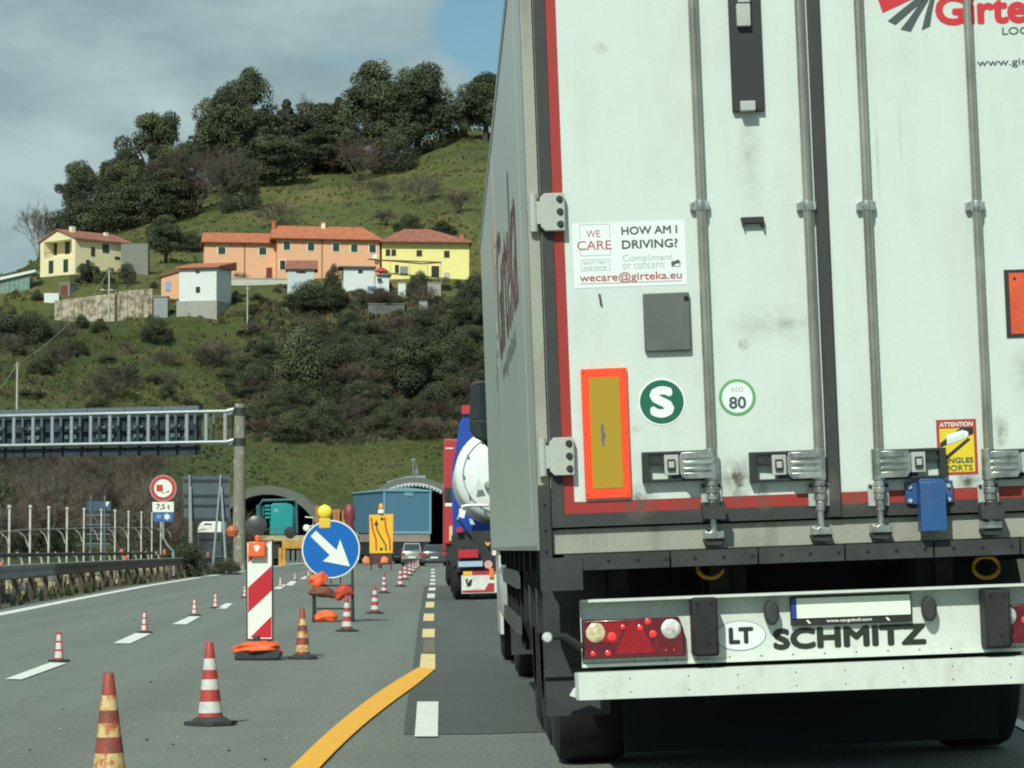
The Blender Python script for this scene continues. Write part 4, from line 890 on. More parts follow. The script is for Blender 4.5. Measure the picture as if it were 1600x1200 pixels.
for i,(u,v,Y) in enumerate(((2,885,60),(190,862,86),(197,872,90),(257,862,96),(325,866,130),(362,868,140))):
    q=at(u,v,behind(u,.45)); g1=thing('warning_lantern',['orange lantern behind the guard rail at the left edge of the picture','upper orange lantern behind the tenth tall post','lower orange lantern behind the guard rail, tenth post','orange lantern at the foot of the truck ban sign','orange lantern left of the leaning legs of the sign back','orange lantern between the sign back and the gantry post'][i],'lantern',(q.x,q.y,0),group='orange lanterns behind the guard rail')
    b=MB(); b.lathe([(0,q.z-.14),(.065,q.z-.12),(.08,q.z),(.05,q.z+.08),(0,q.z+.1)],(0,0,0),M('lantern_orange',(.50,.13,.05),.5,var=.4,vs=14),n=14); b.build('lantern_body',g1); b=MB(); b.tube([(0,0,-.05),(0,0,q.z-.2)],.03,dkst,6); b.build('stem',g1)
# ---------------------------------------------------------------- overhead gantry
q=at(373.5,860,151); px,py=q.x,q.y; ROT=R_(-24)
zt_=at(373,631,151).z; t=thing('overhead_gantry','long lattice sign gantry reaching in from the left on one stout concrete coloured post','gantry',(px,py,0),(0,0,ROT)); S=Fr((px,py,0),(0,0,ROT))
pc=dirty('gantry_concrete',(.17,.16,.12),(.45,.47,.42),.9,.9,(5,5,.8),1.6,.53,.62,.3)
b=MB(); b.lathe([(.36,-.1),(.33,3),(.29,zt_-.05),(.29,zt_),(0,zt_)],(0,0,0),pc,n=24); b.build('post',t)
chm=M('gantry_alu',(.44,.50,.52),.4,.6,var=.12,vs=4); blus=M('panel_back',(.035,.05,.065),.6,.2,var=.2,vs=2); blul=M('panel_back_light',(.13,.17,.19),.5,.3)
zc1=p(300,644.5)[1]; zc0=p(300,692)[1]
for z in (zc1,zc0):
    b=MB(); b.lathe([(.31,z-.2),(.34,z-.2),(.34,z-.12),(.31,z-.12),(.31,z-.02),(.34,z-.02),(.34,z+.05),(.31,z+.05),(.31,z+.12),(.34,z+.12),(.34,z+.2),(.31,z+.2)],(0,0,0),M('collar',(.06,.065,.06),.6,.3),n=24); b.box(-.75,-.3,-.12,.12,z-.2,z+.2,chm); b.build('collar',t)
    b=MB(); b.tube([(-22,-.45,z),(-.5,-.45,z),(-.2,-.32,z+.12)],.105,chm,10); b.build('chord',t); b=MB(); b.tube([(-22,.45,z),(-.5,.45,z),(-.2,.3,z)],.08,chm,10); b.build('chord',t)
for k in range(16):
    u=352-30*k; x=p(u,670,-.45)[0]; b=MB(); b.box(x-.09,x+.09,-.5,-.4,zc0+.08,zc1-.08,chm); b.box(x-.07,x+.07,.4,.5,zc0+.08,zc1-.08,blul)
    b.build('lattice_bar',t)
for k in range(7):
    u1=312-k*58; xa=p(u1-57,670,.8)[0]; xb=p(u1,670,.8)[0]; z0_=zc0-.62; z1_=zc1+.42
    b=MB(); b.box(xa,xb,.75,.95,z0_,z1_,blus); 
    for j in range(5): z=z0_+(z1_-z0_)*(j+.6)/5; b.box(xa+.05,xb-.05,.70,.7495,z-.045,z+.045,blus)
    b.box(xa,xb,.66,.7495,z1_-.32,z1_-.02,blul); sp=b.build('sign_panel',t)
    b=MB(); 
    for dx in (.35,.5,.72): x=xa+(xb-xa)*dx; z=zc0+.35; b.box(x-.22,x+.02,.58,.6995,z,z+.22,blul); b.box(x-.2,x+.05,.58,.6995,z+.55,z+.70,blul)
    b.build('panel_bracket',sp)
# ---------------------------------------------------------------- signs behind the rail
YS=behind(254,.5); q=at(254,860,YS); t=thing('truck_ban_sign','round red ringed lorry sign above a white and a blue plate on a bent post','road sign',(q.x,q.y,0)); S=Fr((q.x,q.y,0)); K=q.y/FPX
cx,cz=p(255,763); b=MB(); b.disc(cx,cz,20.6*K,-.02,0,M('sign_rim_pink',(.62,.32,.28),.5),40); b.disc(cx,cz,19.2*K,-.024,-.0205,M('ban_red',(.42,.055,.06),.45),40); b.disc(cx,cz,14*K,-.028,-.0245,swh,40); sd=b.build('sign_disc',t)
b=MB(); b.prism([p(244.5,757.5),p(254.5,757.5),p(254.5,768),p(244.5,768)],-.032,-.0285,M('picto_red',(.5,.04,.03),.5)); b.prism([p(253,768.5),p(257,770.5),p(264,766),p(264.5,768.5),p(256,771),p(252,770)],-.032,-.0285,sblk); b.build('pictogram',sd)
b=MB(); b.prism([p(238,784.5),p(271.5,784),p(271.5,800),p(238.5,800)],-.02,0,swh); pt=b.build('weight_plate',t)
b=MB(); x0,z0=p(244.5,796); b.text('7,5 t',x0,x0+21*K,z0-.03,z0+8.5*K,-.0235,sblk,.02); b.build('plate_lettering',pt)
b=MB(); b.prism([p(240,800.7),p(270.5,800.5),p(270.5,815),p(240.5,815)],-.02,0,M('plate_blue_dirty',(.03,.13,.36),.5)); pt=b.build('snow_plate',t)
b=MB(); cx,cz=p(261,807.5)
for k in range(3):
    a=R_(60*k+30); b.prism([(cx+math.cos(a)*.13-math.sin(a)*.03,cz+math.sin(a)*.13+math.cos(a)*.03),(cx+math.cos(a)*.13+math.sin(a)*.03,cz+math.sin(a)*.13-math.cos(a)*.03),(cx-math.cos(a)*.13+math.sin(a)*.03,cz-math.sin(a)*.13-math.cos(a)*.03),(cx-math.cos(a)*.13-math.sin(a)*.03,cz-math.sin(a)*.13+math.cos(a)*.03)],-.024-.001*k,-.0205,swh)
cx,cz=p(248.5,807.5); b.box(cx-.09,cx+.08,-.024,-.0205,cz-.06,cz+.08,M('picto_grey',(.25,.30,.42),.5)); b.build('pictogram',pt)
b=MB(); f=lambda u,v:(p(u,v)[0],.05,p(u,v)[1]); b.tube([f(254,775),f(254.5,815),f(255,842),f(262,852),f(270,862),f(271,880),f(271,900)],.05,galv,8); b.build('post',t)
q=at(322,860,132); t=thing('large_road_sign','back of a large blue grey board on slanting tubes beside the gantry post','road sign',(q.x,q.y,0),(0,0,0)); S=Fr((q.x,q.y,0))
b=MB(); b.prism([p(285,744),p(359,743),p(359.5,814),p(287.5,813)],.0,.06,M('board_back',(.085,.115,.14),.55,.3,var=.12,vs=1.5)); bd=b.build('board',t)
for v in (751,774.5,790,811): z=p(300,v)[1]; b=MB(); b.box(p(287,v)[0],p(357,v)[0],-.04,-.001,z-.06,z+.06,M('board_rib',(.03,.045,.05),.6,.3)); b.build('rib',bd)
for a,c in (((296.5,742),(297,900)),((298,760),(301,900)),((345.5,742),(331.5,900)),((346,760),(355,900))): b=MB(); b.tube([(p(*a)[0],-.09,p(*a)[1]),(p(*c)[0],-.09 if a[0]<297 or a[1]==742 else -.5,-.04)],.055,galv,8); b.build('support_tube',t)
q=at(155,860,124); t=thing('framed_road_sign','small blue sign panel on a tubular frame in front of the brown thicket','sign frame',(q.x,q.y,0)); S=Fr((q.x,q.y,0)); zb_=0
b=MB(); b.prism([p(136,783),p(173,783),p(173,798),(p(136,798))],0,.05,M('panel_blue_dull',(.05,.09,.15),.6,var=.2,vs=4)); b.build('sign_panel',t)
b=MB(); b.prism([p(163,784),p(171,784),p(167,792)],-.01,-.001,swh); b.build('pennant',t)
fm=M('frame_bluegrey',(.14,.20,.24),.5,.4)
for u in (142.5,164): b=MB(); b.tube([(p(u,774)[0],-.03,p(u,774)[1]),(p(u,774)[0],-.03,-.04)],.04,fm,6); b.build('post',t)
b=MB()
for v in (805,820,835,850): b.tube([(p(135,v)[0],-.0,p(135,v)[1]),(p(172,v)[0],0,p(172,v)[1])],.03,fm,5)
b.tube([(p(143,798)[0],0,p(143,798)[1]),(p(152,818)[0],0,p(152,818)[1])],.03,fm,5); b.build('cross_bar',t)
# ---------------------------------------------------------------- vehicles ahead
def wheel(parent,x,y,r,w,s,name='wheel'):
    b=MB(); b.lathe([(r*.55,-w/2),(r*.88,-w/2),(r,-w*.35),(r,w*.35),(r*.88,w/2),(r*.55,w/2)],(x,y,r),tyre,axis='x',n=28); o=b.build(name,parent)
    b=MB(); b.lathe([(0,s*w*.25),(r*.2,s*w*.3),(r*.5,s*w*.15),(r*.57,s*w*.45)],(x,y,r),M('rim_silver',(0,0,0)),axis='x',n=20); b.build('rim',o); return o
# tanker
YT=61.0; xt=at(710,742,YT).x+1.0
TLt=(xt+.15,YT,zroad(xt)); S=Fr(TLt,(0,-.03,0)); t=thing('tanker_lorry','white tank lorry with a blue cab, half hidden by the big trailer','tanker',TLt,(0,-.03,0))
tkw=M('tank_white',(.72,.80,.77),.4,coat=.15,var=.04,vs=1); darkv=M('vehicle_dark',(.02,.024,.028),.6,var=.3,vs=3); bluv=M('cab_blue',(.012,.06,.36),.35,coat=.4); redv=M('lorry_red',(.42,.035,.045),.4,coat=.3)
lx=p(710.5,742)[0]; r=1.04; cx=lx+r; cz=p(720,742)[1]
b=MB(); b.lathe([(0,-.2),(r*.5,-.18),(r*.82,-.11),(r*.97,-.0),(r,.08),(r,7.5),(r*.8,7.7),(0,7.8)],(cx,.5,cz),tkw,axis='y',n=48); tk=b.build('tank',t)
b=MB(); n=40; b.tube([(cx+r*.82*math.cos(a),.5-.125,cz+r*.82*math.sin(a)) for a in [2*math.pi*k/n for k in range(n+1)]],.012,M('seam_grey',(.25,.3,.3),.5),6,False)
for a in (150,180,210,240,120): b.disc(cx+r*.82*math.cos(R_(a)),cz+r*.82*math.sin(R_(a)),.03,.3,.34,MATS['seam_grey'],8)
b.build('seam',tk)
b=MB(); c2=p(763,758,.2); b.lathe([(0,-.06),(.07,-.05),(.09,0),(.09,.1)],(c2[0],.19,c2[1]),MATS['seam_grey'],axis='y',n=16); b.build('valve_cap',tk)
b=MB(); c2=p(748,757,.2); b.prism([(c2[0]-.1,c2[1]-.12),(c2[0]+.1,c2[1]-.12),(c2[0],c2[1]+.14)],.2,.24,M('faint_mark',(.55,.62,.6),.5)); b.build('tank_mark',tk)
b=MB(); b.box(p(709,850,.1)[0],p(709,850,.1)[0]+2.4,.25,7.6,.75,1.45,darkv); b.box(p(712,850,.1)[0],p(712,850,.1)[0]+2.3,.1,.245,.62,1.5,darkv); ch=b.build('chassis',t)
f=lambda u,v,y=0.:(p(u,v,y)[0],y,p(u,v,y)[1])
b=MB(); b.tube([f(716,812),f(722,791),f(735,789.5),f(762,789.5),f(768,794),f(769,832),(f(769,840))],.035,M('tube_pale',(.55,.62,.6),.4,.4),8); b.tube([f(716,812),f(734,835)],.03,darkv,6); b.build('rear_hoop',t)
b=MB(); b.prism([p(717,795),p(728,798),p(725,810),p(718,808)],-.05,0,swh); b.prism([p(733,810),p(738,812),p(742,820),p(735,819)],-.05,0,M('pale_cyan',(.4,.6,.6),.5)); b.build('rear_fitting',t)
b=MB(); b.box(p(716,860)[0],p(747,860)[0],-.06,0,p(716,872)[1],p(716,859)[1],M('light_red',(.45,.03,.04),.3,coat=.5)); b.build('tail_light',t)
b=MB(); b.box(p(713,828)[0],p(722,828)[0],-.06,0,p(716,832)[1],p(716,824)[1],MATS['light_red']); b.build('side_light',t)
b=MB(); b.box(p(716,880)[0],p(754,880)[0],-.06,0,p(716,886)[1],p(716,877.5)[1],M('plate_pale_blue',(.35,.48,.62),.5)); b.build('number_plate',t)
b=MB(); c2=p(763,882); b.disc(c2[0],c2[1],.09,-.07,-.0,M('disc_pink',(.6,.35,.35),.5),14); b.build('speed_disc',t)
b=MB(); b.box(p(721,910)[0],p(772,910)[0]+1.2,-.08,-.0,p(721,927.5)[1],p(721,899)[1],M('board_pale',(.62,.64,.58),.5,var=.15,vs=6)); bd=b.build('rear_board',t)
b=MB(); b.box(p(722,910)[0],p(772,910)[0],-.09,-.081,p(721,926)[1],p(721,922.5)[1],redv); b.prism([p(757,922.5),p(763,911),p(772,911),p(772,922.5)],-.089,-.081,redv); b.prism([p(727,905),p(731,904),p(730,912),p(734,906),p(738,905),p(736,915),p(730,917)],-.089,-.081,sblk); b.box(p(738,910)[0],p(772,910)[0],-.09,-.0,p(721,898.8)[1],p(721,893)[1],redv); b.box(p(724,910)[0],p(737.9,910)[0],-.09,-.0,p(721,898.8)[1],p(721,893)[1],syel); b.build('board_marking',bd)
b=MB(); b.box(p(764.5,900)[0],p(771,900)[0],-.13,-.091,p(721,904)[1],p(721,889)[1],M('lamp_hot_orange',(.9,.2,.05),.3)); b.build('marker_light',t)
b=MB(); b.prism([p(758,846),p(762,849),p(766,846),p(765,850),p(762,853),p(759,850)],-.03,0,syel); b.build('hook',t)
x0=p(708.5,900)[0]
for wy in (1.2,2.5,3.8,9.5,12.6):
    for s in (-1,1): wheel(t,(x0+.17 if s<0 else x0+2.3),wy,.5,.34,s)
b=MB(); xb=p(706,760,9.5)[0]; b.box(xb,xb+2.5,9.3,11.2,1.1,3.1,bluv); zc=p(712,640,9.3)[1]; b.prism([(xb+.02,3.1),(xb+2.48,3.1),(xb+2.3,zc-.2),(xb+2.1,zc),(xb+.45,zc),(xb+.25,zc-.3)],9.3,11.0,bluv); cb=b.build('cab',t,bevel=.05)
b=MB(); b.box(xb+.3,xb+.75,9.2,9.29,zc-.12,zc+.1,redv); b.build('roof_beacon',cb)
b=MB(); b.box(xb-.0,xb+2.5,9.25,9.2995,1.1,1.3,MATS['light_red']); b.build('cab_trim',cb)
# red lorry beyond
YR=84.0; q=at(693.5,860,YR); TLt=(q.x,YR,zroad(q.x+1)); S=Fr(TLt); t=thing('red_lorry','red lorry ahead, only its tall left edge showing beside the tank lorry','lorry',TLt)
zr=p(697,686)[1]; b=MB(); b.box(.0,2.45,0,7,p(697,850)[1],zr,redv); bd=b.build('lorry_body',t,bevel=.03)
b=MB(); b.box(.03,2.4,-.02,-.001,p(697,789)[1]-.04,p(697,789)[1]+.06,swh); b.box(.05,.28,-.02,-.001,zr-.3,zr-.26,swh); b.build('white_band',bd)
b=MB(); b.box(.02,2.4,-.06,-.001,p(697,784)[1],p(697,762)[1],darkv); b.build('dark_panel',bd)
b=MB(); b.box(.1,2.3,.1,6.8,.75,p(697,850)[1]-.001,darkv); b.build('chassis',t)
b=MB(); b.prism([p(691.5,753),p(700.5,753),p(701,769),p(692,769)],7.3,7.4,blk); mr=b.build('wing_mirror',t,bevel=.02); b=MB(); c2=p(693,761,7.2); b.box(c2[0]-.02,c2[0]+.08,7.28,7.299,c2[1]-.14,c2[1]+.1,swh); b.build('mirror_glass',mr)
b=MB(); b.box(0,2.4,7.2,9,1,3.4,redv); b.build('cab',t,bevel=.08)
b=MB(); b.box(p(702,830)[0],p(707,830)[0],-.06,-.001,p(700,845)[1],p(700,822)[1],M('lamp_cream',(.7,.5,.25),.4)); b.build('tail_light',t)
for wy in (1,2.3,8): 
    for s in (-1,1): wheel(t,.25 if s<0 else 2.2,wy,.48,.32,s)
# blue box lorry
YB=228.0; q=at(600,860,YB); rz=R_(16); TLt=(q.x,q.y,0); S=Fr(TLt,(0,0,rz)); t=thing('blue_box_lorry','big blue box bodied works lorry standing before the right tunnel mouth','lorry',TLt,(0,0,rz))
bb=dirty('box_blue',(.06,.17,.27),(.16,.20,.2),.6,.5,(1,1,.5),.8); bb2=M('box_blue_light',(.16,.34,.42),.5)
W=p(672,800)[0]; zb_,zt_=p(630,832)[1],p(630,768)[1]; LB=10.0
b=MB(); b.box(0,W,0,LB,zb_,zt_,bb); 
bd=b.build('box_body',t)
b=MB(); b.prism([(-.12,zt_+.003),(W+.12,zt_+.003),(W+.12,zt_+.12),(W*.5,zt_+.34),(-.12,zt_+.12)],-.12,LB,bb2); b.build('roof_cover',bd)
b=MB()
for x in (0,W): b.box(x-.08,x+.08,-.08,-.001,zb_,zt_,bb2)
b.box(-.079,W+.079,-.09,-.001,zb_-.1,zb_+.1,bb2)
b.box(W*.44,W*.62,-.05,-.001,zt_-.35,zt_-.02,bb2); b.build('body_rim',bd)
b=MB(); b.box(0,W,-.02,LB,zb_-.75,zb_-.101,M('chassis_pinkish',(.30,.24,.22),.7,var=.2,vs=2)); b.box(.1,W-.1,.05,LB-.05,.7,zb_-.76,darkv); b.build('chassis',t)
for wy in (1.2,2.6,8.6):
    for s in (-1,1): wheel(t,.35 if s<0 else W-.35,wy,.55,.6,s)
# turquoise machine on a yellow carrier
YM=205.0; q=at(437,860,YM); TLt=(q.x,q.y,0); S=Fr(TLt); t=thing('works_machine','turquoise cabbed works machine on a yellow carrier before the left tunnel mouth','machine',TLt)
tq=M('turquoise_paint',(.015,.27,.28),.4,coat=.2,var=.08,vs=2); tqd=M('turquoise_dark',(.02,.12,.13),.5); ylw=M('carrier_yellow',(.50,.27,.05),.6,var=.2,vs=2); yld=M('carrier_deck',(.42,.35,.2),.7,var=.2,vs=2)
b=MB(); b.prism([p(421,836),p(458,836),p(458,793),p(455,788),p(448,786),p(428,786),p(422,789)],0,2.6,tq); cb=b.build('machine_cab',t,bevel=.08)
b=MB()
for v in (790,796,802,808): z=p(423,v)[1]; b.box(p(414,v)[0],p(422,v)[0],-.12,.3,z-.1,z+.06,tq)
b.build('side_louvre',cb)
b=MB(); b.text('ML',p(428,800)[0],p(436,800)[0],p(428,800)[1],p(428,795)[1],-.01,M('pale_teal',(.3,.55,.52),.5),.02); b.build('cab_lettering',cb)
b=MB(); 
b.tube([f(406,832),f(405,790),f(410,782),f(460,781),f(463,788),f(464,834)],.11,tqd,6); b.box(p(400,790)[0],p(412,790)[0],.2,1.5,p(400,806)[1],p(400,789)[1],tqd); b.build('roll_frame',t)
b=MB(); b.box(p(404,838)[0],p(486,838)[0],-.3,3,p(440,845)[1],p(440,836.5)[1],yld); b.box(p(441,850)[0],p(480,850)[0],-.35,.5,p(440,857)[1],p(440,845.3)[1],ylw); 
for u in (438,444,478): b.box(p(u,860)[0]-.12,p(u,860)[0]+.12,-.3,0,0,p(440,856)[1],ylw)
b.build('carrier_deck',t)
b=MB()
for u in (450,458,466,472): b.box(p(u,860)[0]-.12,p(u,860)[0]+.12,-.2,1.5,.25,p(440,857.5)[1],M('jack_grey',(.12,.13,.12),.7))
b.box(p(408,850)[0],p(438,850)[0],0,2.6,.5,p(440,845.5)[1],darkv); b.build('undercarriage',t)
for x,s in ((p(416,870)[0],-1),(p(430,870)[0],-1),(p(486,870)[0],1)):
    for wy in (.6,2.2): wheel(t,x,wy,.45,.3,s)
b=MB(); c2=p(479,825); b.lathe([(0,-.1),(.2,-.08),(.26,0),(.2,.05),(0,.05)],(c2[0],-.2,c2[1]),swh,axis='y',n=16); b.tube([(c2[0],-.15,c2[1]),(c2[0]+.5,-.1,c2[1]+.2),(c2[0]+.5,-.1,c2[1]+.75),(c2[0]-.1,-.1,c2[1]+.8)],.05,swh,6); b.build('wing_mirror',t)
b=MB(); c2=p(453,832,-.4); b.lathe([(0,-.3),(.42,-.25),(.45,0),(.42,.25),(0,.3)],(c2[0],-.1,c2[1]),darkv,axis='y',n=16); b.build('spare_wheel',t)
# works lorry with orange posts and red tank
YO=212.0; q=at(520,860,YO); TLt=(q.x,q.y,0); S=Fr(TLt); t=thing('works_lorry','works lorry with rusty orange stake posts, half hidden by the blue arrow sign','lorry',TLt)
ops=M('stake_orange',(.42,.17,.05),.7,var=.25,vs=3); rdt=M('tank_red',(.20,.04,.045),.5,var=.2,vs=3)
b=MB(); b.box(p(488,840)[0],p(560,840)[0],0,3,p(500,850)[1],p(500,838)[1],darkv); b.box(p(492,830)[0],p(532,830)[0],.5,2.4,p(500,838)[1]+.002,p(500,800)[1],M('load_dark',(.03,.028,.025),.9)); b.build('flatbed',t)
for u,v in ((495.5,790),(500,798),(523,796),(528,796),(537,797)): b=MB(); x=p(u,v)[0]; b.box(x-.13,x+.13,-.1,.1,p(500,838)[1],p(u,v)[1],ops); b.build('stake_post',t)
b=MB(); z0=p(500,838)[1]; c2=p(546,800)[0]; z1=p(546,788)[1]; b.lathe([(0,z0),(.28,z0),(.42,z0+.6),(.3,z0+1.0),(.45,z0+1.4),(.42,z1-.3),(.2,z1),(0,z1)],(c2,0,0),rdt,n=20); b.build('red_tank',t)
for u in (495,520,552):
    for s in (-1,1): wheel(t,p(u,860)[0],.3 if s<0 else 2.7,.48,.35,s)
b=MB(); b.box(p(490,850)[0],p(558,850)[0],.3,2.7,.5,p(500,850)[1]-.001,darkv); b.build('chassis',t)
# cars
def car(name,label,u0,u1,vb,m,hh,pl,fl=False):
    Y=FPX*CAMH/(vb-860); q=at((u0+u1)/2,860,Y); W=(u1-u0)/FPX*Y; t=thing(name,label,'car',(q.x,q.y,0)); w=W/2
    b=MB(); 
    secs=[(0,.92,.32,.95),(.05,.98,.25,1.02),(.5,1.0,.22,1.05),(3.9,1.0,.22,.95),(4.4,.9,.3,.75)]
    vs=[];n=8
    for y,s,z0,z1 in secs:
        for a,c in ((-1,z0+.12),(-.92,z0),(.92,z0),(1,z0+.12),(1,z1-.12),(.9,z1),(-.9,z1),(-1,z1-.12)): vs.append((a*w*s,y,c))
    b.add(vs,[(i*n+k,(i)*n+(k+1)%n,(i+1)*n+(k+1)%n,(i+1)*n+k) for i in range(len(secs)-1) for k in range(n)]+[tuple(range(n))[::-1],tuple(range(4*n,5*n))],m); bd=b.build('car_body',t,bevel=.02)
    b=MB(); vs=[]
    for y,s,z in ((.12,.88,1.04),(.42,.74,hh),(2.3,.74,hh+.02),(3.2,.86,1.0)): vs+=[(-w*s,y,z),(w*s,y,z)]
    zb2=1.0; pts=[(.12,1.04),(.42,hh),(2.3,hh+.02),(3.2,1.0)]
    vs=[]; 
    for y,z in pts: s=.72 if z>1.1 else .9; vs+=[(-w*s,y,z),(w*s,y,z)]
    b.add(vs,[(0,1,3,2),(2,3,5,4),(4,5,7,6),(0,2,4,6),(1,7,5,3),(0,6,7,1)],m); b.build('cabin',bd,bevel=.03)
    b=MB(); gl=M('car_glass',(.03,.04,.045),.05,coat=1); b.add([(-w*.78,.145,1.09),(w*.78,.145,1.09),(w*.66,.38,hh-.06),(-w*.66,.38,hh-.06)],[(0,1,2,3)],gl); b.build('rear_window',t)
    for s in (-1,1):
        b=MB(); b.prism([(s*w*.95,.7),(s*w*.62,.74),(s*w*.66,.93),(s*w*.93,.96)],-.03,.12,M('light_red',(0,0,0))); b.build('tail_light',t)
        for wy in (.85,3.5): wheel(t,s*(w-.12),wy,.32,.2,s)
    b=MB(); b.box(-.26,.26,-.03,.02,.55,.66,pl); b.build('number_plate',t); b=MB(); b.box(-w*.93,w*.93,-.06,.05,.33,.5,M('bumper_black',(.03,.03,.032),.6) if fl else m); b.build('bumper',t,bevel=.02); return t
car('silver_car','pale silver car waiting behind the cluster of cones','',0,0,0,0) if False else car('silver_car','pale silver car waiting behind the cluster of cones',627,660,884,M('car_silver',(.30,.34,.33),.3,.3,coat=.5),1.62,swh,True)
car('grey_car','dark grey car waiting left of the red lorry',659,698,884.5,M('car_grey',(.07,.085,.095),.3,.3,coat=.6),1.5,swh)
car('dark_car','dark car half hidden behind the yellow diversion board',606,634,881,M('car_dark',(.03,.035,.04),.35,.2,coat=.5),1.5,swh)
# white van behind the sign back
YV=150; q=at(327,860,YV); S=Fr((q.x,q.y,0)); t=thing('white_van','white van parked behind the leaning sign supports','van',(q.x,q.y,0))
b=MB(); b.prism([p(308,832),p(311,820),p(317,815),p(343,814.5),p(346,818),p(346,832)],0,3.6,M('van_white',(.8,.82,.78),.4)); b.box(p(308,840)[0]-.0,p(346,840)[0],0.05,3.9,.4,p(320,832)[1]-.002,M('van_lower',(.06,.075,.09),.4)); b.build('van_body',t,bevel=.03)
b=MB(); b.box(p(320,817)[0],p(331,817)[0],-.02,-.001,p(320,820)[1],p(320,818)[1],sblk); b.build('van_mark',t); b=MB(); b.box(p(311,835)[0],p(343,835)[0],-.02,.049,p(320,843)[1],p(320,833)[1],M('car_glass',(0,0,0))); b.build('windscreen',t)
for s in (-1,1): 
    for wy in (.8,3.0): wheel(t,s*.5,wy,.33,.2,s)
q=at(363,832,146); o=MB(); o.lathe([(0,-.25),(.26,-.2),(.33,.1),(.2,.32),(0,.38)],(0,0,0),M('lantern_orange',(0,0,0)),n=18); o.tube([(0,0,-q.z-.04),(0,0,-.2)],.05,dkst,6)
o=o.build('beacon'); o.location=q; tag(o,'large red orange beacon against the left of the gantry post','beacon')
# ---------------------------------------------------------------- vegetation prototypes
def leafmat(name,a,c): 
    m=M(name,a,.75,c2=c,vs=.55,spec=.25); return m
lf1=leafmat('leaf_dark',(.034,.046,.027),(.075,.088,.05)); lf2=leafmat('leaf_mid',(.055,.070,.034),(.12,.135,.07)); lf3=leafmat('leaf_shrub',(.030,.040,.022),(.075,.085,.05)); lf4=leafmat('leaf_light',(.05,.08,.025),(.12,.16,.06))
bark=M('bark',(.06,.05,.04),.9,var=.3,vs=2); twg=M('twig_brown',(.11,.095,.075),.9,var=.3,vs=.6); twp=M('twig_pale',(.16,.145,.115),.9,var=.25,vs=.6); twr=M('twig_reddish',(.115,.085,.07),.9,var=.3,vs=.6)
def leaves(b,c,r,n,s,rn,m,flat=1.0):
    s*=.36; n=int(n*6)
    for _ in range(n):
        d=Vector((rn.gauss(0,1),rn.gauss(0,1),rn.gauss(0,1))).normalized()
        if d.z<-.5 and rn.random()<.5: d.z=-d.z
        rr=r*(.62+.45*rn.random()); p=Vector(c)+Vector((d.x*rr,d.y*rr,d.z*rr*flat))
        nn=(d+Vector((rn.uniform(-.8,.8),rn.uniform(-.8,.8),rn.uniform(-.5,.9)))).normalized()
        a=nn.orthogonal().normalized(); a.rotate(Matrix.Rotation(rn.random()*6.28,3,nn)); e=nn.cross(a); k=s*rn.uniform(.6,1.25)
        b.add([p-a*k-e*k*.6,p+a*k*.3-e*k,p+a*k+e*k*.5,p-a*k*.4+e*k],[(0,1,2,3)],m)
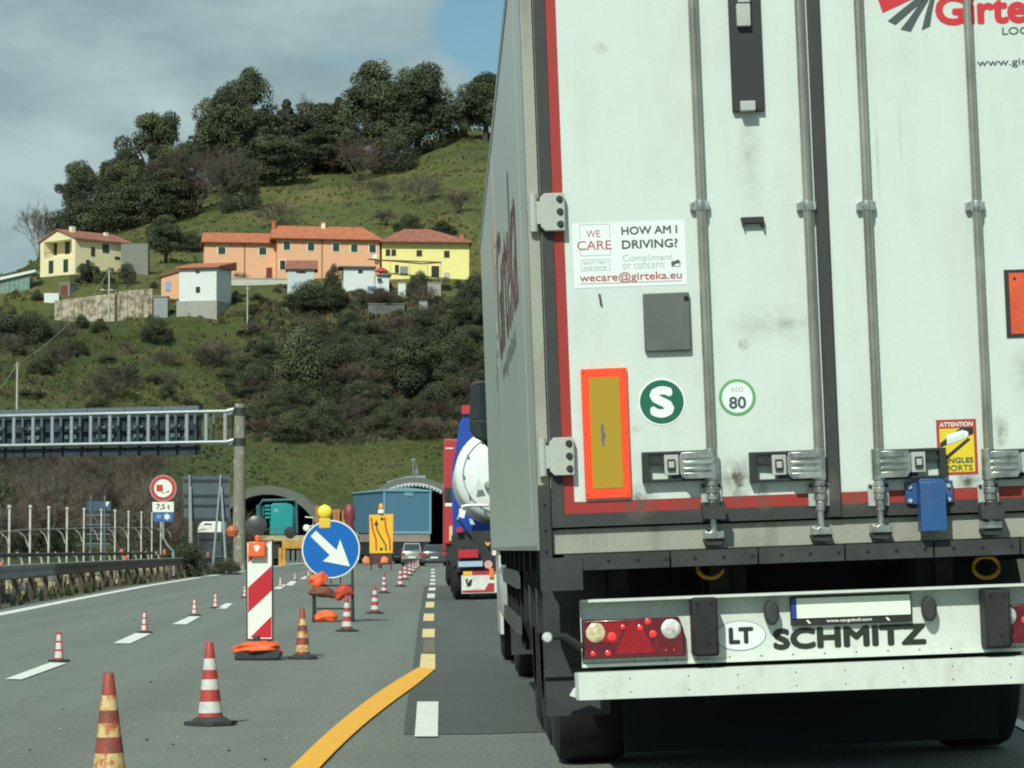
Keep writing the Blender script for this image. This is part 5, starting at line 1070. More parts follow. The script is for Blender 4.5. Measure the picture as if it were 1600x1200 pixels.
def proto(kind,seed):
    """~10 m high, ~8 m wide; returns (crown MB, trunk MB)"""
    rn=random.Random(seed); b=MB(); t=MB()
    if kind=='oak':
        for k in range(50):
            a=rn.random()*6.28; h=rn.random(); R=3.1*math.sqrt(max(.05,1-(2*h-.75)**2/1.6)); q=R*math.sqrt(rn.random())*1.0
            leaves(b,(q*math.cos(a),q*math.sin(a),2.2+h*6.4),rn.uniform(.8,1.5),80,.26,rn,lf1 if rn.random()<.6 else lf2,.8)
        for k in range(10): 
            a=rn.random()*6.28; leaves(b,(3.2*math.cos(a),3.2*math.sin(a),rn.uniform(1.2,7)),.8,45,.24,rn,lf1,.8)
    elif kind=='tuft':
        for k in range(20):
            a=rn.random()*6.28; h=rn.random(); q=3.2*math.sqrt(rn.random())*(1-.3*h)
            leaves(b,(q*math.cos(a),q*math.sin(a),6.2+h*2.8),rn.uniform(.9,1.3),95,.24,rn,lf1 if rn.random()<.6 else lf2,.75)
        for k in range(12): a=rn.random()*6.28; leaves(b,(rn.uniform(.6,3)*math.cos(a),rn.uniform(.6,3)*math.sin(a),rn.uniform(1.5,6)),rn.uniform(.5,.9),60,.22,rn,lf1,.8)
    elif kind=='cone':
        for k in range(26):
            h=k/26; a=k*2.4; q=2.4*(1-h)*rn.uniform(.4,1)
            leaves(b,(q*math.cos(a),q*math.sin(a),1.2+h*8.2),1.35*(1-h*.72),80,.22,rn,lf1,.9)
    elif kind=='shrub':
        for k in range(20):
            a=rn.random()*6.28; q=3.3*math.sqrt(rn.random()); h=(1-(q/4)**2)*6.0*rn.uniform(.5,1)
            leaves(b,(q*math.cos(a),q*math.sin(a),h+.6),rn.uniform(1.1,1.9),80,.27,rn,(lf1,lf3,lf2)[rn.randrange(3)],.85)
        for k in range(9): a=k*.7; leaves(b,(3*math.cos(a),3*math.sin(a),.8),1.3,60,.27,rn,lf3,.9)
    if kind in('oak','tuft','cone','shrub'):
        hh={'oak':5,'tuft':7,'cone':6,'shrub':2}[kind]
        t.tube([(0,0,-1),(.1,0,hh*.5),(.0,.1,hh)],[.42,.3,.15],bark,7)
        for k in range(6):
            a=k*1.05+rn.random(); t.tube([(0,0,hh*.35+k*.2),(1.1*math.cos(a),1.1*math.sin(a),hh*.65+.2*k),(2.1*math.cos(a),2.1*math.sin(a),hh*.95)],[.2,.12,.05],bark,5)
    if kind.startswith('bare'):
        m={'bare':twg,'barep':twp,'barer':twr}[kind]
        def seg(p,q,r): 
            d=(q-p); a=d.orthogonal().normalized()*r; e=d.normalized().cross(a)
            b.add([p+a,p-a*.5+e*.87,p-a*.5-e*.87,q+a*.6,q-a*.3+e*.5,q-a*.3-e*.5],[(0,1,4,3),(1,2,5,4),(2,0,3,5)],m)
        def grow(p,d,L_,r,lv):
            q=p+d*L_; seg(p,q,r)
            if lv==0: return
            for _ in range(3 if lv>1 else 8):
                nd=(d+Vector((rn.gauss(0,.45),rn.gauss(0,.45),rn.gauss(.08,.3)))).normalized(); grow(p+d*L_*rn.uniform(.45,1),nd,L_*rn.uniform(.6,.85),r*.62,lv-1)
        t.tube([(0,0,-1),(0,0,1.2)],[.2,.14],bark,6)
        for k in range(11):
            a=k*6.28/11+rn.random()*.4; s=rn.uniform(.15,1.0); grow(Vector((.3*math.cos(a),.3*math.sin(a),.2)),Vector((s*math.cos(a),s*math.sin(a),1.1)).normalized(),2.9,.085,4)
    return b,t
PR={}
def tree_from(kind,seed,nm,parts=('crown','trunk')):
    k=(kind,seed)
    if k not in PR:
        b,t=proto(kind,seed); e=bpy.data.objects.new(nm,None); col.objects.link(e)
        b.build(parts[0],e,smooth=0); t.build(parts[1],e); PR[k]=[e,False]
    return PR[k]
def vof(x,Y): return 860-(hz(x,Y)-CAMH)*FPX/Y
def Yof(u,v,lo=335,hi=622):
    best=lo; 
    Y=lo
    while Y<hi:
        x=(u-677)/FPX*Y
        if vof(x,Y)<=v: return Y
        Y+=2
    return hi
def plant(name,kind,seed,u,vb,vt,w,label,cat,group=None,Y=None):
    Y=Y or Yof(u,vb); x=(u-677)/FPX*Y; z=hz(x,Y); H=max(1.2,(860-vt)*Y/FPX+CAMH-z); Wm=w*Y/FPX
    pr=tree_from(kind,seed,name); loc=(x,Y,z-.15); rot=(0,0,rnd.random()*6.28)
    ht={'oak':9.6,'tuft':9.9,'cone':10.2,'shrub':7.6}.get(kind,9.0); wd={'oak':8.6,'tuft':8.2,'cone':6.0,'shrub':9.2}.get(kind,9.5)
    sc=(Wm/wd,Wm/wd,H/ht)
    if not pr[1]: o=pr[0]; o.location=loc; o.rotation_euler=rot; o.scale=sc; pr[1]=True
    else: o=copy_tree(pr[0],loc,rot,None,None,sc)
    o.name=name
    if 'group' in o: del o['group']
    return tag(o,label,cat,group)
crest=[('evergreen_tree','oak',7,176,352,262,90,'evergreen filling in between the pointed one and the flat topped one'),('evergreen_tree','oak',12,272,338,215,90,'evergreen behind the brown leafless trees'),
 ('evergreen_tree','oak',11,262,350,262,90,'low broad evergreen at the wood edge, under the flat topped one'),
 ('evergreen_tree','oak',8,425,290,205,100,'broad evergreen in front, right of the knobbed tall one'),('evergreen_tree','oak',12,520,268,190,100,'broad evergreen in front, left of the big double crown'),
 ('evergreen_tree','oak',1,618,252,140,100,'evergreen filling the middle of the big double crown'),
('bare_tree','barep',1,62,400,293,66,'pale leafless tree leftmost on the skyline, behind the cream house'),
 ('evergreen_tree','oak',1,120,368,247,66,'dark rounded evergreen at the left end of the hilltop wood'),
 ('evergreen_tree','cone',2,161,362,243,46,'narrow pointed evergreen right of the leftmost rounded evergreen'),
 ('evergreen_tree','oak',3,196,356,222,76,'evergreen below and left of the flat topped tree'),
 ('evergreen_tree','tuft',4,232,345,166,92,'flat topped evergreen with gaps showing sky under its crown'),
 ('evergreen_tree','shrub',5,205,358,285,120,'low dark growth under the flat topped evergreen'),
 ('evergreen_tree','shrub',6,140,372,300,120,'low dark growth behind the cream house roof'),
 ('bare_tree','barer',2,300,336,192,130,'large brown leafless tree in the middle of the left wood'),
 ('bare_tree','bare',3,352,334,205,92,'grey brown leafless tree at the right of the large brown one'),
 ('evergreen_tree','oak',7,345,300,128,96,'evergreen just left of the highest left summit tree'),
 ('evergreen_tree','oak',8,382,285,99,88,'tall evergreen with a knobbed top, highest of the left half'),
 ('evergreen_tree','shrub',9,376,330,235,60,'small dark evergreen at the wood edge above the grass'),
 ('evergreen_tree','oak',1,412,280,165,80,'dark evergreen to the right of the knobbed tall one'),
 ('evergreen_tree','cone',10,446,262,142,62,'pointed evergreen left of the central dip'),
 ('bare_tree','barep',4,492,250,120,100,'pale leafless tree showing over the central evergreens'),
 ('evergreen_tree','oak',3,490,266,152,110,'dense evergreen below the pale leafless tree'),
 ('evergreen_tree','cone',2,527,262,138,60,'pointed evergreen touching the big double crown'),
 ('evergreen_tree','shrub',5,450,274,205,140,'low dark growth under the central evergreens'),
 ('evergreen_tree','oak',11,585,258,90,104,'left half of the big double crown on the hilltop'),
 ('evergreen_tree','oak',12,650,242,88,112,'right half of the big double crown on the hilltop'),
 ('bare_tree','barep',5,688,222,98,44,'thin leafless tree sticking out right of the big double crown'),
 ('evergreen_tree','shrub',6,615,268,190,70,'round dark evergreen in front of the big double crown'),
 ('evergreen_tree','oak',7,758,215,105,88,'round evergreen alone at the right, next to the trailer edge'),
 ('evergreen_tree','shrub',9,712,214,150,34,'small far evergreen between the double crown and the lone one'),
 ('evergreen_tree','oak',8,810,212,95,80,'evergreen half hidden behind the trailer roof edge'),
 ('bare_tree','barer',2,560,282,196,76,'reddish leafless bush at the lower edge of the wood'),
 ('bare_tree','bare',3,590,312,262,60,'grey leafless bush on the upper meadow, left one'),
 ('bare_tree','bare',5,655,318,258,74,'grey leafless bush on the upper meadow, middle one'),
 ('bare_tree','bare',3,715,332,280,66,'grey leafless bush on the upper meadow, right one'),
 ('bare_tree','bare',5,432,352,305,80,'grey leafless bush above the orange house roof'),
 ('bare_tree','bare',3,600,352,318,50,'low leafless bush above the yellow house'),
 ('evergreen_tree','oak',11,258,408,334,58,'evergreen between the cream house and the orange row'),
 ('evergreen_tree','shrub',9,292,392,358,52,'round bush right behind the evergreen near the orange row'),
 ('evergreen_tree','shrub',6,638,362,326,42,'dark bush right behind the yellow house roof'),
 ('evergreen_tree','shrub',5,690,368,340,44,'low green bush behind the right part of the yellow roof')]
for n_,k_2,s_,u,vb,vt,w_,lab in crest: plant(n_,k_2,s_,u,vb,vt,w_*(1.28 if n_=='evergreen_tree' else 1.1),lab,'tree')
# shrubs on the slope
named=[('shrub','shrub',21,32,540,470,100,'big dark shrub at the far left under the greenhouse'),('shrub','shrub',22,242,538,492,66,'dark shrub just below the grey shed'),('bare_bush','bare',3,335,580,518,100,'leafless brown bush below the white tower house'),
 ('shrub','shrub',23,478,640,492,120,'biggest dark shrub in the middle of the slope'),('shrub','shrub',21,540,600,505,90,'dark shrub right of the biggest one'),('shrub','shrub',22,520,452,410,34,'dark leafy bush between the small blue shed and the low white house'),
 ('shrub','oak',1,750,520,425,60,'dark tree at the right end of the yellow house'),('shrub','shrub',22,655,460,420,42,'bush growing under the pergola'),('bare_bush','bare',5,585,480,440,60,'tangled bush below the low white house'),('bare_bush','bare',5,172,630,560,90,'brown leafless bush above the gantry'),
 ('shrub','shrub',23,125,512,488,34,'small dark bush against the old retaining wall'),('bare_bush','barer',2,375,440,420,28,'thin bush before the orange house door'),('shrub','oak',7,650,640,520,120,'dark tree on the slope right of the big shrub'),('shrub','shrub',22,700,590,490,100,'dark shrub beside the trailer edge')]
for n_,k_2,s_,u,vb,vt,w_,lab in named: plant(n_,k_2,s_,u,vb,vt,w_,lab,'shrub')
rs=random.Random(31)
def where(u,v):
    c='left of the old retaining wall' if u<80 else 'below the old retaining wall' if u<180 else 'below the grey shed' if u<265 else 'below the white tower house' if u<370 else 'below the small blue shed' if u<500 else 'below the low white outbuilding' if u<600 else 'below the yellow house' if u<700 else 'beside the trailer edge'
    return ('high on the slope ' if v<545 else 'half way down the slope ' if v<610 else 'low on the slope ')+c
def size_(w): return 'small' if w<38 else 'middling' if w<58 else 'large'

for k in range(170):
    u=rs.uniform(392,800); v=rs.uniform(478,694) 
    if u<480 and v<540: continue
    w_=rs.uniform(40,85); h=w_*rs.uniform(.5,.85); kk=rs.random()
    kd=('shrub',(21,22,23)[k%3]) if kk<.68 else (('bare',5) if kk<.85 else ('barer',2))
    plant('shrub' if kd[0]=='shrub' else 'bare_bush',kd[0],kd[1],u,v,v-h,w_,size_(w_)+(' dark shrub ' if kd[0]=='shrub' else ' leafless brown bush ')+where(u,v),'shrub','scrub below the orange and yellow houses' if kd[0]=='shrub' else 'leafless bushes below the houses')
for k in range(62):
    u=rs.uniform(-60,400); v=rs.uniform(508,655)
    if v<555 and 60<u<380 and rs.random()<.6: continue
    w_=rs.uniform(24,62); h=w_*rs.uniform(.45,.8); kk=rs.random()
    kd=('shrub',(21,22,23)[k%3]) if kk<.42 else (('bare',5) if kk<.75 else ('barer',2))
    plant('shrub' if kd[0]=='shrub' else 'bare_bush',kd[0],kd[1],u,v,v-h,w_,size_(w_)+(' green shrub ' if kd[0]=='shrub' else ' leafless bush ')+where(u,v),'shrub','shrubs on the slope above the gantry' if kd[0]=='shrub' else 'leafless bushes above the gantry')
# brown thicket behind the fence
for k in range(88):
    Y=rs.uniform(128,300); u=rs.uniform(-80,372 if Y<220 else 355); x=(u-677)/FPX*Y; 
    if Y>215 and x>-29: continue
    if Y<156 and 288<u<372: continue
    h=rs.uniform(3.0,5.2)+ (Y-128)*.008; w_=rs.uniform(3.5,6.5); z=hz(x,Y); z=max(z,-.04)
    kd=('bare',5) if rs.random()<.5 else (('barer',2) if rs.random()<.4 else ('bare',3))
    if rs.random()<.12: kd=('shrub',22)
    pr=tree_from(kd[0],kd[1],'bare_bush'); nm='bare_bush' if kd[0]!='shrub' else 'shrub'
    o=copy_tree(pr[0],(x,Y,z-.1),(0,0,rs.random()*6.28),None,None,(w_/9.5,w_/9.5,h/9.0)); o.name=nm
    tag(o,(('leafless brown bush ' if kd[0]=='bare' else 'reddish leafless bush ' if kd[0]=='barer' else 'grey leafless bush ') if kd[0]!='shrub' else 'green shrub ')+('in the front ' if Y<170 else 'in the middle ' if Y<225 else 'in the back ')+'of the thicket '+('at the left picture edge' if u<60 else 'behind the leftmost tall posts' if u<130 else 'around the blue framed sign' if u<185 else 'left of the lorry sign' if u<240 else 'right of the lorry sign' if u<290 else 'behind the large sign back'),'shrub','thicket behind the fence' if kd[0]!='shrub' else 'green shrubs in the thicket')
def near(kind,seed,u,Y,vt,w,label,leaf=None,nm='shrub'):
    x=(u-677)/FPX*Y; z=max(hz(x,Y),-.04); H=(860-vt)*Y/FPX+CAMH-z; pr=tree_from(kind,seed,nm); W_=w*Y/FPX
    o=copy_tree(pr[0],(x,Y,z-.1),(0,0,rs.random()*6.28),None,None,(W_/9.2,W_/9.2,H/7.6)); o.name=nm
    if 'group' in o: del o['group']
    return tag(o,label,'shrub')
near('shrub',21,283,118,816,84,'leafy dark green bush behind the guard rail, under the sign back')
near('shrub',23,10,135,715,80,'light green tree at the left edge behind the tall posts')
near('shrub',22,103,140,748,44,'small green tree among the brown thicket')
near('shrub',23,352,128,866,60,'weeds at the foot of the gantry post')
# tufts: uncountable ground cover
b=MB(); rt=random.Random(5); tg=M('tuft_green',(.05,.075,.018),.9,c2=(.12,.125,.045),vs=.12); tb=M('tuft_brown',(.07,.06,.03),.9,c2=(.14,.12,.06),vs=.12); td=M('tuft_dark',(.018,.03,.012),.9,c2=(.05,.06,.025),vs=.12)
for k in range(15000):
    u=rt.uniform(-60,830); Y=rt.choice((rt.uniform(128,330),rt.uniform(335,425),rt.uniform(335,425),rt.uniform(436,640),rt.uniform(350,640))); x=(u-677)/FPX*Y
    if Y<333 and (x>-31*Y/300 and Y>215 or u>365): continue
    if 403<Y<447 and noise.noise(Vector((x*.2,Y*.2,1)))<.1: continue
    z=hz(x,Y)
    if z<-.3: continue
    if Y<345 and x>-30 and any((x-px)**2+(z-pz)**2<70 for px,pz in PORT): continue
    s=rt.uniform(.2,.75)*(Y/420); c=noise.noise(Vector((x*.06,Y*.03,9)))+rt.uniform(-.3,.3); m=tg if c<.12 else (tb if c<.35 or Y>436 else td); s*=(.55 if Y>436 or 334<Y<361 else 1)
    for j in range(3):
        a=rt.random()*6.28; dx,dy=math.cos(a)*s,math.sin(a)*s*.6; h=s*rt.uniform(.5,1.1)
        b.add([(x-dx,Y-dy,z-.15),(x+dx,Y+dy,z-.15),(x+dx*.6+rt.uniform(-.2,.2),Y+dy*.5-.1,z+h),(x-dx*.5,Y-dy*.5-.1,z+h*.8)],[(0,1,2,3)],m)
tag(b.build('grass_tufts',smooth=0),'rough grass and low scrub over the hillside','grass',kind='stuff')
# weeds at the rail foot
b=MB()
for k in range(2600):
    y=rt.uniform(34,170); x=gpath(y)-rt.uniform(.0,2.6)-(.5 if rt.random()<.7 else -.35); s=rt.uniform(.04,.14); h=rt.uniform(.08,.4)
    a=rt.random()*6.28; b.add([(x-s*math.cos(a),y-s,-.05),(x+s*math.cos(a),y+s,-.05),(x+rt.uniform(-.1,.1),y,h)],[(0,1,2)],tg if rt.random()<.6 else tb)
tag(b.build('roadside_weeds',smooth=0),'weeds and dry grass along the guard rail','weeds',kind='stuff')
# ---------------------------------------------------------------- houses
orw=dirty('wall_orange',(.74,.42,.25),(.56,.34,.21),.5,.85,(1,1,.6),.35); yew=dirty('wall_yellow',(.82,.77,.30),(.66,.60,.28),.4,.85,(1,1,.6),.35); crw=dirty('wall_cream',(.78,.71,.45),(.52,.46,.3),.4,.85,(1,1,.6),.35)
whw=dirty('wall_white',(.66,.71,.70),(.40,.43,.42),.5,.85,(1,1,.6),.5); blw=dirty('wall_pale_blue',(.50,.58,.60),(.35,.42,.44),.5,.85,(1,1,.6),.5)
conc2=dirty('wall_concrete',(.33,.34,.31),(.18,.19,.16),.7,.9,(1,1,.6),.5); plaster=dirty('old_plaster',(.50,.45,.35),(.17,.15,.10),1.0,.9,(1.2,1.2,1.0),.7,.44,.56,.1)
terr=M('roof_tile',(.42,.14,.07),.85,var=.18,vs=1.2,bump=.4,bs=6); terd=M('roof_tile_old',(.28,.11,.075),.85,var=.25,vs=1.2); shut=M('shutter_green',(.012,.045,.03),.6); dkw=M('opening_dark',(.02,.022,.022),.5); surr=M('window_surround',(.78,.70,.55),.8)
FR={}
def house(name,label,u,v,Y,rz,cat='house',group=None):
    q=at(u,v,Y); t=thing(name,label,cat,(q.x,q.y,q.z),(0,0,R_(rz)),group); return t,Fr((q.x,q.y,q.z),(0,0,R_(rz)))
def win(t,S,u,v,w,h,sur=surr,sh=shut,name='window',border=1.6):
    K=S.loc.y/FPX; x,z=S.p(u,v); w2,h2=w*K/2,h*K/2; bb_=border*K
    b=MB(); b.box(x-w2-bb_,x+w2+bb_,-.05,-.001,z-h2-bb_,z+h2+bb_,sur); o=b.build(name,t)
    b=MB(); b.box(x-w2,x+w2,-.10,-.0505,z-h2,z+h2,sh); b.build('shutter' if name=='window' else 'door_leaf',o); return o
def roof(t,x0,x1,y0,y1,ze,xr0,xr1,yr,zr,m,th=.18):
    b=MB(); v=[(x0,y0,ze),(x1,y0,ze),(x1,y1,ze),(x0,y1,ze),(xr0,yr,zr),(xr1,yr,zr)]; 
    lo=[(a,c,e-th) for a,c,e in v[:4]]
    b.add(v+lo,[(0,1,5,4),(1,2,5),(2,3,4,5),(3,0,4),(0,6,7,1),(1,7,8,2),(2,8,9,3),(3,9,6,0),(9,8,7,6)],m); return b.build('roof',t,smooth=0)
def chim(rf,S,u,v,w,h,y,m=None):
    x,z=S.p(u,v,y); K=S.loc.y/FPX; b=MB(); b.box(x-w*K/2,x+w*K/2,y-.3,y+.3,z-h*K/2-.8,z+h*K/2,m or terr); b.box(x-w*K/2-.1,x+w*K/2+.1,y-.4,y+.4,z+h*K/2+.001,z+h*K/2+.12,terr); b.build('chimney',rf)
# orange, taller part
t,S=house('terraced_house','taller orange house in the middle of the row, five green shuttered upper windows',433,437,430,8); p=lambda u,v,y=0.:S.p(u,v,y)
xr=p(593,400)[0]; ze=p(510,374)[1]; b=MB(); b.box(0,xr,0,9,-1.5,ze-.02,orw); wl=b.build('wall',t); rf=roof(t,-1.0,xr+.4,-.75,9.7,ze+.12,p(426,352,4.4)[0],p(566,358,4.4)[0],4.4,p(480,353.5,4.4)[1],terr)
chim(rf,S,427,350,5,8,3.2); chim(rf,S,505,352,6,8,3.8,surr)
for u,v in ((448,384),(486,385.5),(525,386.5),(553.5,387.5),(582,388.5)): win(t,S,u,v,10,12)
win(t,S,441.5,414,8,14,surr,dkw); b=MB(); x=p(503,400)[0]; b.tube([(x,-.08,0),(x,-.08,ze-.1)],.07,M('downpipe',(.20,.12,.08),.6),6); b.build('downpipe',t)
b=MB(); c2=p(585,399,-.9); b.lathe([(0,-.0),(.3,-.04),(.42,-.12)],(c2[0],-.8,c2[1]),swh,axis='y',n=18); b.tube([(c2[0],-.8,c2[1]),(c2[0],-.05,c2[1])],.04,galv,5); b.build('dish',t)
# orange, lower part
t,S=house('terraced_house','lower orange house at the left end of the row with a dark red door',319,437,432,6)
xr=p(433,400)[0]; ze=p(370,379)[1]; b=MB(); b.box(0,xr,0,8,-1.5,ze-.02,orw); b.build('wall',t); rf=roof(t,-.5,xr+.0,-.7,8.6,ze+.1,p(317,363.5,4)[0],xr,4,p(370,364,4)[1],terr)
for u,v in ((346.5,391.5),(410.5,392.5)): win(t,S,u,v,11,11)
win(t,S,420.5,427,9,18,orw,M('door_red',(.14,.03,.025),.6),'door',.5); b=MB(); x=p(382,400)[0]; b.tube([(x,-.08,0),(x,-.08,ze-.1)],.07,MATS['downpipe'],6); b.build('downpipe',t)
# yellow
t,S=house('terraced_house','yellow house with a hipped tile roof at the right end of the row',597,437,431,3)
xr=p(733,400)[0]; ze=p(660,379)[1]; b=MB(); b.box(0,xr,0,9,-1.8,ze-.02,yew); b.build('wall',t); rf=roof(t,-.35,xr+.55,-1.0,9.8,ze+.12,p(631,358,4.5)[0],p(672,359,4.5)[0],4.5,p(650,358,4.5)[1],terd)
chim(rf,S,721,368,6,6,3); win(t,S,606,394.5,7,10,yew,dkw,border=.3); win(t,S,615,394.5,7,10,yew,dkw,border=.3); win(t,S,655,395.5,8,9,M('sill_ochre',(.5,.42,.16),.8),dkw,border=.8); win(t,S,698,397,8,10,MATS['sill_ochre'],dkw,border=.8)
win(t,S,620,420,6,12,yew,dkw,'door',.3); win(t,S,631,423,12,14,yew,M('door_grey',(.22,.24,.24),.6),'door',.3); win(t,S,680,424,12,17,yew,dkw,'door',.3); win(t,S,698,430,9,9,yew,M('door_pale',(.45,.47,.44),.6),'door',.3)
# pergola, umbrella
q=at(632,437,427.5); t=thing('pergola','long brown pergola beam on thin posts in front of the yellow house','pergola',q); S=Fr(q); wd=M('wood_brown',(.12,.07,.04),.8,var=.2,vs=2)
b=MB(); b.tube([(p(575,405)[0],0,p(575,405)[1]),(p(615,408)[0],0,p(615,408)[1]),(p(660,412)[0],0,p(660,412)[1]),(p(690,410)[0],0,p(690,410)[1])],.12,wd,6); b.tube([(p(578,406)[0],1.6,p(578,404)[1]),(p(690,410)[0],1.6,p(690,408)[1])],.1,wd,6)
b.build('beam',t)
for u in (577,610,640,668,689): x=p(u,420)[0]; b=MB(); b.tube([(x,0,-1.5),(x,0,p(u,410)[1])],.06,M('post_pale',(.5,.42,.25),.8),5); b.build('post',t)
b=MB(); rp=random.Random(4); 
for k in range(14): leaves(b,(rp.uniform(p(660,412)[0],p(700,412)[0]),rp.uniform(-.3,.8),rp.uniform(-1.6,.2)),.6,26,.18,rp,lf2)
b.build('climbing_plant',t)
q=at(596,425,424); t=thing('sun_umbrella','small red sunshade on the terrace at the right end of the orange house','umbrella',q); b=MB(); b.lathe([(1.25,.0),(.7,.45),(0,.75)],(0,0,0),M('cloth_red',(.4,.05,.06),.7),n=8); b.build('canopy',t); b=MB(); b.tube([(0,0,-1.8),(0,0,.7)],.03,galv,6); b.build('pole',t)
# white tower house
t,S=house('tower_house','white two storey tower house with a flat red roof and a bare concrete base',338,478,407,-17); x0=p(280,450)[0]; zt2=p(310,418)[1]; zb2=p(310,470)[1]
b=MB(); b.box(x0,0,0,6,zb2+.001,zt2-.02,whw); b.build('wall',t); b=MB(); b.box(x0-.35,.12,-.12,6.1,-2.5,zb2,conc2); b.build('concrete_base',t)
b=MB(); zz0=p(277,417.5,-.5)[1]; b.add([(x0-.4,-.6,zz0),(.6,-.6,zz0),(.6,6.6,zz0+1.25),(x0-.4,6.6,zz0+1.25),(x0-.4,-.6,zz0-.18),(.6,-.6,zz0-.18),(.6,6.6,zz0-.02),(x0-.4,6.6,zz0-.02)],[(0,1,2,3),(0,4,5,1),(1,5,6,2),(2,6,7,3),(3,7,4,0),(7,6,5,4)],terr); b.build('roof',t,smooth=0)
win(t,S,309.5,452.5,7,9,whw,dkw,border=.4); win(t,S,309,424.5,7,4,whw,dkw,border=.4)
# small blue shed, low white house, orange annex
t,S=house('small_shed','narrow pale blue shed with a red roof before the orange house',449,462,414,2,'shed'); xr=p(491,440)[0]; zt2=p(470,421)[1]
b=MB(); b.box(0,xr,0,4.5,-1.6,zt2,blw); b.build('wall',t); b=MB(); z1=p(470,408,3)[1]; b.add([(-.3,-.4,zt2+.15),(xr+.5,-.4,zt2+.15),(xr+.5,4.8,z1+.3),(-.3,4.8,z1+.3),(-.3,-.4,zt2+.001),(xr+.5,-.4,zt2+.001),(xr+.5,4.8,zt2+.001),(-.3,4.8,zt2+.001)],[(0,1,2,3),(0,4,5,1),(1,5,6,2),(2,6,7,3),(3,7,4,0),(7,6,5,4)],terd); b.build('roof',t,smooth=0)
b=MB(); b.box(p(463,424)[0],p(478,424)[0],-.03,-.001,p(470,427)[1],p(470,423.5)[1],dkw); b.build('vent',t)
t,S=house('low_house','low white blue outbuilding with a flat dark roof below the red sunshade',537,456,414,5,'outbuilding'); xm=p(585,440)[0]; xr=p(608,440)[0]
b=MB(); b.box(0,xm,0,5,-1.6,p(560,418)[1],whw); b.box(xm+.001,xr,.3,5,-1.6,p(595,430)[1],whw); b.build('wall',t); b=MB(); b.box(-.8,xm+.3,-.5,5.2,p(560,417.9)[1],p(560,416)[1],M('roof_slab_grey',(.16,.16,.15),.8)); b.box(xm+.31,xr+.4,-.1,5.2,p(595,429.9)[1],p(595,428)[1],MATS['roof_slab_grey']); b.build('roof',t)
win(t,S,563,424,7,5,whw,dkw,border=.2); win(t,S,593,437,7,4,whw,dkw,border=.2); win(t,S,581,450,14,6,whw,M('tarp_blue',(.1,.25,.42),.6),border=.2)
t,S=house('orange_annex','small orange annex with a light blue door left of the white tower house',252,456,416,2,'annex'); xr=p(281,440)[0]
b=MB(); b.prism([(0,-1.5),(xr,-1.5),(xr,p(281,423)[1]),(0,p(252,433)[1])],0,5,orw); b.build('wall',t); b=MB(); b.prism([(-.3,p(252,433)[1]),(xr+.2,p(281,423)[1]+.02),(xr+.2,p(281,423)[1]+.28),(-.3,p(252,433)[1]+.26)],-.3,5.2,terd); b.build('roof',t); win(t,S,262,446.5,8,15,orw,M('door_blue',(.25,.40,.55),.6),'door',.3)
# white garden wall, old retaining wall, bits
t,S=house('garden_wall','whitish garden wall under the orange houses',357,460,425,4,'wall'); xr=p(450,450)[0]; b=MB(); b.box(0,xr,0,.4,-2.0,p(400,436)[1],dirty('wall_white_dirty',(.52,.52,.46),(.28,.28,.23),.7,.9,(1,1,.6),.6)); o=b.build('wall_panel',t); b=MB(); b.box(-.05,xr+.05,-.06,.46,p(400,436)[1]+.001,p(400,436)[1]+.16,conc2); b.build('coping',t)
for i,(u0,u1,va,vb_,lab) in enumerate(((85,179,470,458,'left half of the old peeling retaining wall below the cream house'),(179.5,238,456,451,'right half of the old peeling retaining wall, left of the grey shed'))):
    t,S=house('retaining_wall',lab,u0,503,411+i*.4,0,'wall'); xr=p(u1,480)[0]; b=MB(); b.prism([(0,-2.2),(xr,-2.2),(xr,p(u1,vb_)[1]),(0,p(u0,va)[1])],0,.7,plaster); o=b.build('wall_face',t); b=MB()
    for k in range(5): x=xr*(k+.5)/5; b.box(x-.18,x+.18,-.14,-.001,-2.2,p(u0,va)[1]-.3,plaster); 
    b.build('buttress',t)
t,S=house('tool_shed','grey blue tool shed with a rusty red door on the left terrace',93,466,418,-25,'shed'); b=MB(); x0,x1=0,p(108,450)[0]; zt2=p(100,443)[1]; b.box(0,1.7,0,2.2,-1.0,zt2,M('tin_bluegrey',(.24,.29,.30),.6,.2,var=.2,vs=2)); b.build('wall',t,bevel=.03); b=MB(); b.box(-.1,1.85,-.1,2.35,zt2+.001,zt2+.1,M('tin_roof',(.35,.38,.37),.5,.3)); b.build('roof',t); b=MB(); b.box(.15,1.45,-.04,-.001,-.3,zt2-.2,M('door_rust',(.16,.045,.03),.8,var=.3,vs=3)); b.build('door',t)
t,S=house('grey_shed','small grey metal shed between the retaining wall and the white tower house',240,487,409,0,'shed'); xr=p(262,475)[0]; zt2=p(250,463.5)[1]; b=MB(); b.box(0,xr,0,2,-1.5,zt2,M('tin_grey',(.26,.30,.29),.6,.2,var=.15,vs=2)); b.build('wall',t); b=MB(); b.box(-.12,xr+.12,-.15,2.1,zt2+.001,zt2+.12,MATS['tin_roof']); b.build('roof',t)
t,S=house('concrete_wall','tall bare concrete wall right of the cream house',189,424,438,-12,'wall'); b=MB(); b.box(0,p(231,400)[0],0,1.0,-2,p(210,381)[1],dirty('bare_concrete',(.19,.21,.18),(.12,.13,.11),.6,.9,(1,1,.6),.5)); b.build('wall_panel',t); b=MB(); b.box(p(215,400)[0],p(233,400)[0],-.6,-.001,-2,p(222,405)[1],MATS['bare_concrete']); b.build('buttress',t)
t,S=house('white_wall','short white wall beside the tool shed',69,468,416,0,'wall'); b=MB(); b.box(0,p(92,460)[0],0,.4,-1.2,p(80,458)[1],whw); b.build('wall_panel',t)
